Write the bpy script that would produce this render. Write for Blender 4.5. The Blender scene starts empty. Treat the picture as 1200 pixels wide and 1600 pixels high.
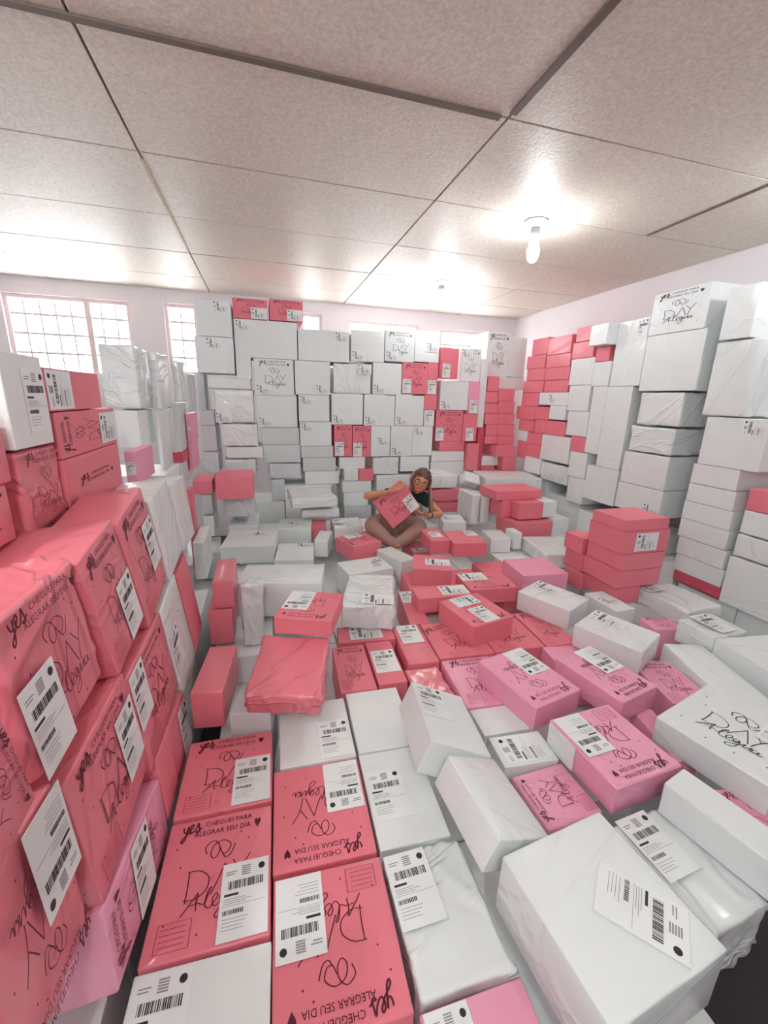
import bpy, bmesh, math, random
from mathutils import Vector, Matrix, Euler, noise
random.seed(7)
scene = bpy.context.scene
COL = scene.collection
# ------------------------------------------------------------------ camera
F_PX = 650.0
yaw, pitch, roll = .2823, .2653, .0275
cy, sy, cp, sp = math.cos(yaw), math.sin(yaw), math.cos(pitch), math.sin(pitch)
fwd = Vector((sy*cp, cy*cp, -sp)); r0 = Vector((cy, -sy, 0)); u0 = r0.cross(fwd)
right = r0*math.cos(roll) + u0*math.sin(roll); up = u0*math.cos(roll) - r0*math.sin(roll)
cd = bpy.data.cameras.new('camera'); cam = bpy.data.objects.new('camera', cd); COL.objects.link(cam)
cam.matrix_world = Matrix(((right.x, up.x, -fwd.x, 0), (right.y, up.y, -fwd.y, 0), (right.z, up.z, -fwd.z, 1.45), (0, 0, 0, 1)))
cd.sensor_fit = 'VERTICAL'; cd.sensor_height = 36; cd.sensor_width = 27; cd.lens = F_PX/1600*36
cd.clip_start = .02
scene.camera = cam
# ------------------------------------------------------------------ world, exposure
w = bpy.data.worlds.new('world'); scene.world = w; w.use_nodes = True
bg = w.node_tree.nodes['Background']; bg.inputs[0].default_value = (.97, .985, 1.0, 1); bg.inputs[1].default_value = 2.4
scene.view_settings.view_transform = 'Standard'; scene.view_settings.look = 'None'
scene.view_settings.gamma = 1; scene.view_settings.use_curve_mapping = False
scene.view_settings.exposure = 2.9
scene.cycles.max_bounces = 7; scene.cycles.diffuse_bounces = 5
BULB = 42.0
# ------------------------------------------------------------------ materials
def srgb(r, g, b):
    f = lambda c: (c/255/12.92) if c/255 <= .04045 else ((c/255+.055)/1.055)**2.4
    return (f(r), f(g), f(b), 1)
def mat(name, col, rough=.6, noise_amt=0, nscale=20, bump=0, bscale=30, coat=0, stretch=(1,1,1), coat_rough=.15, emis=None, metallic=0, bdist=.004):
    m = bpy.data.materials.new(name); m.use_nodes = True; nt = m.node_tree; N = nt.nodes; L = nt.links
    b = N['Principled BSDF']; b.inputs['Base Color'].default_value = col; b.inputs['Roughness'].default_value = rough
    b.inputs['Metallic'].default_value = metallic
    tc = N.new('ShaderNodeTexCoord'); oi = N.new('ShaderNodeObjectInfo')
    ad = N.new('ShaderNodeVectorMath'); ad.operation = 'ADD'
    cm = N.new('ShaderNodeVectorMath'); cm.operation = 'SCALE'; cm.inputs['Scale'].default_value = 1
    L.new(tc.outputs['Object'], ad.inputs[0])
    sc_ = N.new('ShaderNodeVectorMath'); sc_.operation = 'SCALE'; sc_.inputs[0].default_value = (37, 19, 53); L.new(oi.outputs['Random'], sc_.inputs['Scale'])
    L.new(sc_.outputs[0], ad.inputs[1])
    if noise_amt:
        n = N.new('ShaderNodeTexNoise'); n.inputs['Scale'].default_value = nscale; n.inputs['Detail'].default_value = 5; L.new(ad.outputs[0], n.inputs['Vector'])
        mx = N.new('ShaderNodeMix'); mx.data_type = 'RGBA'; mx.inputs['A'].default_value = tuple(c*(1-noise_amt) for c in col[:3])+(1,)
        mx.inputs['B'].default_value = tuple(min(1, c*(1+noise_amt*.6)) for c in col[:3])+(1,)
        L.new(n.outputs['Fac'], mx.inputs['Factor']); L.new(mx.outputs['Result'], b.inputs['Base Color'])
    if bump or coat:
        rt = N.new('ShaderNodeVectorRotate'); rt.inputs['Axis'].default_value = (.3, .5, .8)
        ang = N.new('ShaderNodeMath'); ang.operation = 'MULTIPLY'; ang.inputs[1].default_value = 6.28; L.new(oi.outputs['Random'], ang.inputs[0])
        L.new(ad.outputs[0], rt.inputs['Vector']); L.new(ang.outputs[0], rt.inputs['Angle'])
        mp = N.new('ShaderNodeMapping'); mp.inputs['Scale'].default_value = stretch; L.new(rt.outputs[0], mp.inputs['Vector'])
        n2 = N.new('ShaderNodeTexNoise'); n2.inputs['Scale'].default_value = bscale; n2.inputs['Detail'].default_value = 3; n2.inputs['Distortion'].default_value = .6
        L.new(mp.outputs[0], n2.inputs['Vector'])
        if coat:
            s1 = N.new('ShaderNodeMath'); s1.operation = 'MULTIPLY_ADD'; s1.inputs[1].default_value = 2; s1.inputs[2].default_value = -1; L.new(n2.outputs['Fac'], s1.inputs[0])
            s2 = N.new('ShaderNodeMath'); s2.operation = 'ABSOLUTE'; L.new(s1.outputs[0], s2.inputs[0])
            s3 = N.new('ShaderNodeMapRange'); s3.inputs['From Min'].default_value = 0; s3.inputs['From Max'].default_value = .09; s3.inputs['To Min'].default_value = 1; s3.inputs['To Max'].default_value = 0
            s3.interpolation_type = 'SMOOTHSTEP'; L.new(s2.outputs[0], s3.inputs['Value'])
            s4 = N.new('ShaderNodeMath'); s4.operation = 'MULTIPLY_ADD'; s4.inputs[1].default_value = .45; L.new(s3.outputs[0], s4.inputs[0]); L.new(n2.outputs['Fac'], s4.inputs[2])
            hgt = s4.outputs[0]
        else: hgt = n2.outputs['Fac']
        bp = N.new('ShaderNodeBump'); bp.inputs['Strength'].default_value = max(bump, .001); bp.inputs['Distance'].default_value = bdist
        L.new(hgt, bp.inputs['Height']); L.new(bp.outputs[0], b.inputs['Normal'])
        if coat:
            b.inputs['Coat Weight'].default_value = coat; b.inputs['Coat Roughness'].default_value = coat_rough
            bp2 = N.new('ShaderNodeBump'); bp2.inputs['Strength'].default_value = .9; bp2.inputs['Distance'].default_value = bdist*2
            L.new(hgt, bp2.inputs['Height']); L.new(bp2.outputs[0], b.inputs['Coat Normal'])
    if emis:
        b.inputs['Emission Color'].default_value = emis[0]; b.inputs['Emission Strength'].default_value = emis[1]
    return m
BASE = {'w': (230, 236, 236), 'g': (211, 217, 218), 'p': (233, 126, 141), 'm': (242, 164, 192), 'r': (206, 84, 104)}  # m: the box pink with the light's magenta shift put into the colour
MB = {}
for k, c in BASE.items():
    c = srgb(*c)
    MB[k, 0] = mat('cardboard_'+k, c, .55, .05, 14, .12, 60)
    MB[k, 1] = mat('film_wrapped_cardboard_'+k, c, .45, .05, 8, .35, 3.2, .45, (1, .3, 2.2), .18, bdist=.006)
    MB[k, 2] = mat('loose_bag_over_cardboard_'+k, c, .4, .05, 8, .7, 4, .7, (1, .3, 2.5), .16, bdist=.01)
M_INKP = mat('maroon_ink', srgb(96, 12, 38), .5)
M_INKG = mat('dark_grey_ink', srgb(62, 58, 62), .5)
M_FAINT = mat('faint_print', srgb(176, 66, 92), .6)
M_LABEL = mat('label_paper', srgb(234, 239, 239), .4, .03)
M_BLACK = mat('label_black_ink', srgb(44, 42, 46), .6)
M_GREY = mat('label_grey_ink', srgb(150, 148, 152), .6)
M_WALL = mat('painted_wall', srgb(230, 224, 227), .8, .04, 3, .15, 40)
M_FLOOR = mat('dark_floor', srgb(58, 52, 54), .6, .2, 12, .2, 40)
M_BAR = mat('window_bar_paint', srgb(222, 208, 212), .5)
M_FRAME = mat('window_frame_paint', srgb(226, 208, 206), .5)
M_BATTEN = mat('grey_brown_batten', srgb(112, 96, 86), .6, .15)
M_BATTENL = mat('pale_yellow_batten', srgb(214, 196, 160), .6, .1)
M_JOINT = mat('dark_joint', srgb(70, 58, 56), .9)
M_PLASTER = mat('white_lamp_plastic', srgb(225, 225, 225), .4)
M_SOCK = mat('grey_socket', srgb(150, 150, 150), .4)
M_BULBS = [mat('glowing_bulb', (1, 1, 1, 1), .4, emis=((.93, .98, 1.0, 1), BULB*k)) for k in (.42, 1.6)]  # second, stronger bulb serves the added fill lamps
def ceiling_mat():
    m = bpy.data.materials.new('speckled_ceiling_board'); m.use_nodes = True; N = m.node_tree.nodes; L = m.node_tree.links
    b = N['Principled BSDF']; b.inputs['Roughness'].default_value = .5
    tc = N.new('ShaderNodeTexCoord'); n = N.new('ShaderNodeTexNoise'); n.inputs['Scale'].default_value = 90; n.inputs['Detail'].default_value = 4
    L.new(tc.outputs['Object'], n.inputs['Vector'])
    n1 = N.new('ShaderNodeTexNoise'); n1.inputs['Scale'].default_value = 1.2; L.new(tc.outputs['Object'], n1.inputs['Vector'])
    cr = N.new('ShaderNodeValToRGB'); cr.color_ramp.elements[0].position = .3; cr.color_ramp.elements[0].color = srgb(214, 206, 192)
    cr.color_ramp.elements[1].position = .7; cr.color_ramp.elements[1].color = srgb(240, 232, 220); L.new(n.outputs['Fac'], cr.inputs[0])
    L.new(cr.outputs[0], b.inputs['Base Color'])
    bp = N.new('ShaderNodeBump'); bp.inputs['Strength'].default_value = .5; bp.inputs['Distance'].default_value = .003
    L.new(n.outputs['Fac'], bp.inputs['Height']); L.new(bp.outputs[0], b.inputs['Normal'])
    return m
M_CEIL = ceiling_mat()
# ------------------------------------------------------------------ helpers
def link(name, me, mats=(), parent=None, kind=None):
    for m in mats: me.materials.append(m)
    o = bpy.data.objects.new(name, me); COL.objects.link(o)
    if parent: o.parent = parent
    if kind: o['kind'] = kind
    return o
def tag(o, label, cat=None, group=None):
    o['label'] = label
    if cat: o['category'] = cat
    if group: o['group'] = group
    return o
def boxes_mesh(name, bx, bev=0):
    V = []; Fc = []
    for (x0, x1, y0, y1, z0, z1) in bx:
        n = len(V)
        V += [(x0,y0,z0),(x1,y0,z0),(x1,y1,z0),(x0,y1,z0),(x0,y0,z1),(x1,y0,z1),(x1,y1,z1),(x0,y1,z1)]
        Fc += [tuple(n+i for i in f) for f in ((0,3,2,1),(4,5,6,7),(0,1,5,4),(1,2,6,5),(2,3,7,6),(3,0,4,7))]
    me = bpy.data.meshes.new(name); me.from_pydata(V, [], Fc)
    if bev:
        bm = bmesh.new(); bm.from_mesh(me); bmesh.ops.bevel(bm, geom=bm.edges[:], offset=bev, segments=1, affect='EDGES'); bm.to_mesh(me); bm.free()
    return me
# ------------------------------------------------------------------ room
H = 2.35; XW = 2.77; YW = 4.5; XL = -2.75; YB = -1.6
link('floor', boxes_mesh('floor', [(XL, XW, YB, YW, -.1, 0)]), [M_FLOOR], kind='structure')
link('wall_right', boxes_mesh('wall_right', [(XW, XW+.15, YB, YW+.15, 0, H+.03)]), [M_WALL], kind='structure')
link('wall_left', boxes_mesh('wall_left', [(XL-.15, XL, YB, YW+.15, 0, H+.03)]), [M_WALL], kind='structure')
link('wall_near', boxes_mesh('wall_near', [(XL, XW, YB-.15, YB, 0, H+.03)]), [M_WALL], kind='structure')
WINS = [(-2.04, -1.10, 1.58, 2.22), (-.82, -.545, 1.62, 2.235), (.40, .61, 1.75, 2.245), (.865, 1.64, 1.75, 2.215), (1.89, 2.40, 1.75, 2.195)]
xs = sorted({XL, XW} | {v for w_ in WINS for v in w_[:2]})
bx = []; 
for a, b in zip(xs, xs[1:]):
    hit = [w_ for w_ in WINS if w_[0] <= a+1e-6 and w_[1] >= b-1e-6]
    if hit: bx += [(a, b, YW, YW+.15, 0, hit[0][2]), (a, b, YW, YW+.15, hit[0][3], H+.03)]
    else: bx.append((a, b, YW, YW+.15, 0, H+.03))
link('wall_back', boxes_mesh('wall_back', bx), [M_WALL], kind='structure')
for i, (a, b, z0, z1) in enumerate(WINS):
    fr = link('window_%d' % (i+1), boxes_mesh('frame', [(a, a+.03, YW+.03, YW+.08, z0, z1), (b-.03, b, YW+.03, YW+.08, z0, z1), (a+.03, b-.03, YW+.03, YW+.08, z1-.03, z1), (a+.03, b-.03, YW+.03, YW+.08, z0, z0+.03)]), [M_FRAME], kind='structure')
    if i == 0: link('mullion', boxes_mesh('mullion', [(-1.455, -1.41, YW+.025, YW+.085, z0+.03, z1-.03)]), [M_FRAME], fr)
    x = a+.13; k = 0
    while x < b-.05:
        if not (i == 0 and -1.47 < x < -1.39):
            link('window_bar', boxes_mesh('bar', [(x-.006, x+.006, YW+.045, YW+.057, z0+.03, z1-.03)]), [M_BAR], fr)
        x += .115
    z = z1-.15
    while z > z0+.05:
        link('window_rail', boxes_mesh('rail', [(a+.03, b-.03, YW+.04, YW+.062, z-.009, z+.009)]), [M_BAR], fr); z -= .155
ceil = link('ceiling', boxes_mesh('ceiling', [(XL, XW, YB, YW, H+.016, H+.05)]), [M_JOINT], kind='structure')
CX = [-.4178+1.2375*k for k in range(-2, 4)]; CX[0] = XL; CX[-1] = XW
CX = [XL, -.4178-1.2375, -.4178, .8197, 2.0572, XW]
CY = [YB] + [.8664-.6234*k for k in range(3, 0, -1)] + [.8664+.6234*k for k in range(0, 6)] + [YW]
pm = {}
for i in range(len(CX)-1):
    for j in range(len(CY)-1):
        g = .004
        a, b, c, d = CX[i]+g, CX[i+1]-g, CY[j]+g, CY[j+1]-g
        dz = random.uniform(-.0015, .0015)
        link('ceiling_panel', boxes_mesh('panel', [(a, b, c, d, H+dz, H+.015)], .0015), [M_CEIL], ceil)
r1 = .8664+.6234
for nm, bb, m in [('ceiling_batten', (CX[1]-.4, .79, r1-.011, r1+.011, H-.008, H-.0025), M_BATTEN), ('ceiling_batten', (.8197-.012, .8197+.012, YB+.1, r1-.03, H-.008, H-.0025), M_BATTEN),
                  ('ceiling_batten', (-.4178-.006, -.4178+.006, 2.16, 3.3, H-.007, H-.0025), M_BATTENL), ('ceiling_batten', (2.0572-.006, 2.0572+.006, .9, 2.1, H-.007, H-.0025), M_BATTEN)]:
    link(nm, boxes_mesh(nm, [bb]), [m], ceil)
# ------------------------------------------------------------------ lamps
def lathe(name, prof, n=20):
    V = []; Fc = []
    for (r, z) in prof:
        for k in range(n): V.append((r*math.cos(6.2832*k/n), r*math.sin(6.2832*k/n), z))
    for i in range(len(prof)-1):
        for k in range(n):
            a = i*n+k; b = i*n+(k+1) % n; Fc.append((a, b, b+n, a+n))
    me = bpy.data.meshes.new(name); me.from_pydata(V, [], Fc)
    for p in me.polygons: p.use_smooth = True
    return me
def lamp(x, y, label, kind=0):
    root = bpy.data.objects.new('ceiling_lamp', None); COL.objects.link(root); root.location = (x, y, H-.002)
    tag(root, label, 'lamp')
    link('base_plate', lathe('base', [(.0, 0), (.056, 0), (.056, -.012), (.045, -.022), (.026, -.03), (0, -.03)]), [M_PLASTER], root)
    link('socket', lathe('socket', [(.0, -.03), (.022, -.03), (.024, -.04), (.02, -.075), (0, -.075)]), [M_SOCK], root)
    link('light_bulb', lathe('bulb', [(.0, -.075), (.017, -.076), (.022, -.1), (.03, -.13), (.031, -.15), (.024, -.175), (.012, -.187), (0, -.19)]), [M_BULBS[kind]], root)
lamp(1.392, 2.148, 'bare glowing bulb in a white ceiling fitting, nearer and larger of two')
lamp(1.396, 3.371, 'bare glowing bulb on the ceiling near the back wall, smaller of two')
lamp(2.25, 1.15, 'bare bulb just outside the frame whose glow lights the ceiling at upper right')
lamp(-2.0, 2.6, 'bare bulb outside the left frame edge lighting the ceiling there')
lamp(-.1, -.55, 'unseen added fill bulb behind the photographer, lighting the nearest boxes', 1)  # fill lamp added out of view to brighten the foreground
lamp(-1.0, .3, 'unseen added fill bulb beyond the lower left corner, over the left stack', 1)  # another lamp added out of view, lifts the dark left side
# ------------------------------------------------------------------ print meshes (flat artwork on a unit-wide face, x right y up, origin at centre)
def smooth(pts, n=6):
    P = [pts[0]] + list(pts) + [pts[-1]]; out = []
    for i in range(1, len(P)-2):
        p0, p1, p2, p3 = P[i-1:i+3]
        for k in range(n):
            t = k/n
            out.append(tuple(.5*((2*p1[a]) + (-p0[a]+p2[a])*t + (2*p0[a]-5*p1[a]+4*p2[a]-p3[a])*t*t + (-p0[a]+3*p1[a]-3*p2[a]+p3[a])*t**3) for a in (0, 1)))
    out.append(pts[-1]); return out
def ribbon(V, Fc, pts, wd):
    n0 = len(V); n = len(pts)
    for i, p in enumerate(pts):
        a = pts[max(0, i-1)]; b = pts[min(n-1, i+1)]
        dx, dy = b[0]-a[0], b[1]-a[1]; l = math.hypot(dx, dy) or 1
        ww = wd*(.75+.5*abs(dy/l))/2
        V.append((p[0]-dy/l*ww, p[1]+dx/l*ww, 0)); V.append((p[0]+dy/l*ww, p[1]-dx/l*ww, 0))
    for i in range(n-1): Fc.append((n0+2*i+1, n0+2*i+3, n0+2*i+2, n0+2*i))
def text_geo(V, Fc, s, x, y, size):
    cu = bpy.data.curves.new('t', 'FONT'); cu.body = s; cu.size = size; cu.resolution_u = 2
    o = bpy.data.objects.new('t', cu); COL.objects.link(o)
    me = bpy.data.meshes.new_from_object(o.evaluated_get(bpy.context.evaluated_depsgraph_get()))
    n0 = len(V); V += [(v.co.x+x, v.co.y+y, 0) for v in me.vertices]
    Fc += [tuple(n0+i for i in p.vertices) for p in me.polygons]
    bpy.data.objects.remove(o); bpy.data.curves.remove(cu); bpy.data.meshes.remove(me)
def script_yes(V, Fc, x, y, s, wd):
    for st in ([(0,.75),(.02,.5),(.12,.32),(.28,.4),(.36,.8),(.3,.4),(.2,-.2),(.02,-.45),(-.05,-.25),(.15,.0),(.42,.25),(.55,.45),(.72,.72),(.66,.9),(.52,.75),(.5,.42),(.66,.22),(.85,.35),(1.0,.6),(1.12,.95),(1.2,.6),(1.26,.3),(1.12,.18),(1.0,.28),(1.2,.32),(1.45,.5)],):
        ribbon(V, Fc, [(x+px*s, y+py*s) for px, py in smooth(st, 5)], wd)
def art_slogan(V, Fc):
    script_yes(V, Fc, -.39, .41, .13, .013)
    text_geo(V, Fc, 'CHEGUEI PARA', -.17, .475, .072)
    text_geo(V, Fc, 'ALEGRAR SEU DIA', -.27, .385, .072)
    h = [(0, -.045), (-.03, -.005), (-.034, .02), (-.018, .034), (0, .018), (.018, .034), (.034, .02), (.03, -.005)]
    n = len(V); V += [(.39+a, .42+b*1.2, 0) for a, b in h]; Fc.append(tuple(range(n, n+8)))
def art_swirl(V, Fc): art_logo(V, Fc, 0)
def art_name(V, Fc): art_logo(V, Fc, 1)
def art_logo(V, Fc, part):
    wd = .0085
    S = [[(-.11,.19),(-.13,.26),(-.06,.31),(.0,.27),(.01,.19),(-.03,.14),(-.07,.18),(-.05,.26),(.04,.3),(.12,.25),(.1,.18),(.05,.17),(.02,.23)],   # interlaced swirl
         [(.05,.17),(.08,.13),(.13,.15),(.17,.24)],
         [(-.25,.06),(-.245,-.08),(-.25,-.2)], [(-.27,.06),(-.15,.05),(-.06,-.02),(-.07,-.12),(-.17,-.18),(-.27,-.17)],      # D
         [(-.02,-.17),(.035,-.05),(.085,.07)], [(.085,.07),(.13,-.05),(.17,-.16)],                                           # A
         [(.16,.09),(.2,.03),(.235,-.02)], [(.33,.12),(.26,.02),(.22,-.08),(.2,-.17)],                                       # Y
         [(-0.267,-0.291),(-0.221,-0.235),(-0.156,-0.155),(-0.138,-0.139),(-0.147,-0.203),(-0.138,-0.275)], [(-0.202,-0.227),(-0.129,-0.219),(-0.0736,-0.235),(-0.046,-0.171),(-0.0184,-0.115),(-0.046,-0.131),(-0.0644,-0.235),(-0.0276,-0.275),(0.0184,-0.235),(0.046,-0.195),(0.0276,-0.171),(0,-0.211),(0.0184,-0.267),(0.0644,-0.251),
          (0.11,-0.195),(0.0828,-0.179),(0.0644,-0.219),(0.092,-0.251),(0.12,-0.195),(0.11,-0.315),(0.0552,-0.363),(0.0368,-0.331),(0.11,-0.267),(0.147,-0.219),(0.166,-0.187),(0.156,-0.251),(0.193,-0.227),(0.221,-0.187),(0.212,-0.251),(0.248,-0.235)],  # Alegria
         [(0.267,-0.187),(0.239,-0.195),(0.23,-0.235),(0.258,-0.251),(0.285,-0.195),(0.285,-0.251),(0.322,-0.227)]]
    for s in (S[:2], S[2:])[part]: ribbon(V, Fc, smooth(s), wd)
    if part: return
def art_dots(V, Fc):
    for x, y in [(-.42,.3),(.3,.27),(-.4,-.33),(.42,.02),(-.35,.12),(.4,-.35),(.15,-.42),(.22,.35),(-.1,-.45)]:
        n = len(V); V += [(x+.009*math.cos(k*1.047), y+.009*math.sin(k*1.047), 0) for k in range(6)]; Fc.append(tuple(range(n, n+6)))
def art_frame(V, Fc):
    for y in (-.36, -.4, -.44, -.48): ribbon(V, Fc, [(-.42, y), (-.2, y)], .008)
    ribbon(V, Fc, [(-.44,-.32),(-.16,-.32)], .006); ribbon(V, Fc, [(-.44,-.52),(-.16,-.52)], .006); ribbon(V, Fc, [(-.44,-.32),(-.44,-.52)], .006); ribbon(V, Fc, [(-.16,-.32),(-.16,-.52)], .006)
def art_mesh(name, fn, m):
    V = []; Fc = []; fn(V, Fc); me = bpy.data.meshes.new(name); me.from_pydata(V, [], Fc); me.materials.append(m); return me
ART = {c: (art_mesh('slogan', art_slogan, m), art_mesh('swirl', art_swirl, m), art_mesh('care_frame', art_frame, f), art_mesh('name', art_name, m), art_mesh('dots', art_dots, m)) for c, m, f in (('p', M_INKP, M_FAINT), ('w', M_INKG, M_GREY))}
# shipping label: .095 x .142 paper slab with barcode, text rows and round mark
def label_mesh():
    V = []; Fc = []; Mi = []
    def rc(x0, y0, x1, y1, z, mi):
        n = len(V); V.extend([(x0,y0,z),(x1,y0,z),(x1,y1,z),(x0,y1,z)]); Fc.append((n,n+1,n+2,n+3)); Mi.append(mi)
    W, Hh = .0475, .071
    n = len(V); V.extend([(-W,-Hh,0),(W,-Hh,0),(W,Hh,0),(-W,Hh,0),(-W,-Hh,.0006),(W,-Hh,.0006),(W,Hh,.0006),(-W,Hh,.0006)])
    for f in ((4,5,6,7),(0,1,5,4),(1,2,6,5),(2,3,7,6),(3,0,4,7)): Fc.append(f); Mi.append(0)
    z = .001; rnd = random.Random(3)
    rc(-.04, .052, -.018, .054, z, 2); rc(-.04, .047, -.022, .049, z, 2)
    for k in range(5): rc(-.008, .042+k*.0042, .010, .0445+k*.0042, z, 2)
    nn = len(V); V.extend([(.033+.0068*math.cos(k*.5236), .054+.0068*math.sin(k*.5236), z) for k in range(12)]); Fc.append(tuple(range(nn, nn+12))); Mi.append(1)
    x = -.034
    while x < .036:
        ww = rnd.choice([.0009, .0014, .0024]); rc(x, .018, x+ww, .034, z, 1); x += ww+rnd.choice([.0008, .0013, .002])
    rc(-.04, .006, -.012, .0105, z, 1)
    for y in (.001, -.003, -.007): rc(-.04, y-.001, -.01+rnd.random()*.03, y, z, 2)
    rc(-.042, -.012, .042, -.0113, z, 2)
    x = -.04
    while x < .0: 
        ww = rnd.choice([.0012, .0022]); rc(x, -.027, x+ww, -.019, z, 1); x += ww+.0013
    for y in (-.034, -.04, -.046, -.052): rc(-.04, y-.001, -.01+rnd.random()*.035, y, z, 2)
    me = bpy.data.meshes.new('shipping_label'); me.from_pydata(V, [], Fc)
    for m in (M_LABEL, M_BLACK, M_GREY): me.materials.append(m)
    me.polygons.foreach_set('material_index', Mi); return me
LABEL = label_mesh()
# ------------------------------------------------------------------ carton body: rounded edges, dents, plastic folds
def body_mesh(dim, wrap, near, seed):
    rnd = random.Random(seed)
    hx, hy, hz = (d/2 for d in dim)
    r = (.0025, .004, .012)[wrap]; r = min(r, min(hx, hy, hz)*.5)
    step = {0: 9, 1: .05 if near else 9, 2: .009 if near else .03}[wrap]
    def axis(h):
        n = max(1, min(44, int(round(2*(h-r)/step))))
        return [-h] + [-(h-r)+2*(h-r)*i/n for i in range(n+1)] + [h]
    ax = [axis(hx), axis(hy), axis(hz)]; hh = (hx, hy, hz)
    V = []; idx = {}; Fc = []; flat = []
    def vid(i, j, k):
        key = (i, j, k)
        if key not in idx:
            p = Vector((ax[0][i], ax[1][j], ax[2][k]))
            q = Vector(tuple(max(-(h-r), min(h-r, c)) for c, h in zip(p, hh)))
            d = p-q
            idx[key] = len(V); V.append(q + (d.normalized()*r if d.length > 1e-9 else d))
        return idx[key]
    n = [len(a)-1 for a in ax]
    for a in range(3):
        b, c = (a+1) % 3, (a+2) % 3
        for side in (0, n[a]):
            for i in range(n[b]):
                for j in range(n[c]):
                    q = []
                    for (u, v) in ((i, j), (i+1, j), (i+1, j+1), (i, j+1)):
                        t = [0, 0, 0]; t[a] = side; t[b] = u; t[c] = v; q.append(vid(*t))
                    if side == 0: q.reverse()
                    Fc.append(tuple(q)); flat.append(0 < i < n[b]-1 and 0 < j < n[c]-1)
    if wrap:
        off = Vector((rnd.uniform(0, 50), rnd.uniform(0, 50), rnd.uniform(0, 50)))
        amp = (.0, .0012, .0045)[wrap]
        folds = []
        if wrap == 2:
            for _ in range(20):
                a = rnd.randrange(3); sgn = rnd.choice((-1, 1)); b, c = (a+1) % 3, (a+2) % 3
                cor = (rnd.choice((-1, 1))*hh[b], rnd.uniform(-1, 1)*hh[c]); th = math.atan2(-cor[1], -cor[0])+rnd.uniform(-.9, .9)
                folds.append((a, sgn, b, c, cor, math.cos(th), math.sin(th), rnd.uniform(.1, .38), rnd.uniform(.005, .011), rnd.uniform(.010, .024)))
        for v in V:
            m = Vector(tuple(x/h for x, h in zip(v, hh)))
            nrm = Vector(tuple(math.copysign(abs(x)**6, x) for x in m)).normalized() if m.length > 1e-6 else Vector((0, 0, 1))
            s = noise.noise(v*9+off)+.5*noise.noise(Vector((v.x*40, v.y*14, v.z*25))+off)
            d = amp*s
            for (a, sg, b, c, cor, cx, sx, ln, am, wd) in folds:
                if m[a]*sg > .9:
                    px, py = v[b]-cor[0], v[c]-cor[1]; t = px*cx+py*sx; e = abs(-px*sx+py*cx)
                    if 0 < t < ln: d += am*max(0, 1-e/wd)**1.3*(1-t/ln)**.5*(1 if wd > .013 else -.7)
            if wrap == 2: d = d*(.55 if v.z > hz*.85 else 1)-.0075
            v += nrm*d
    me = bpy.data.meshes.new('box_body'); me.from_pydata([tuple(v) for v in V], [], Fc)
    if wrap == 2 or (wrap == 1 and near):
        for p in me.polygons: p.use_smooth = True
    else:
        for p, f in zip(me.polygons, flat): p.use_smooth = False
    return me
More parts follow.
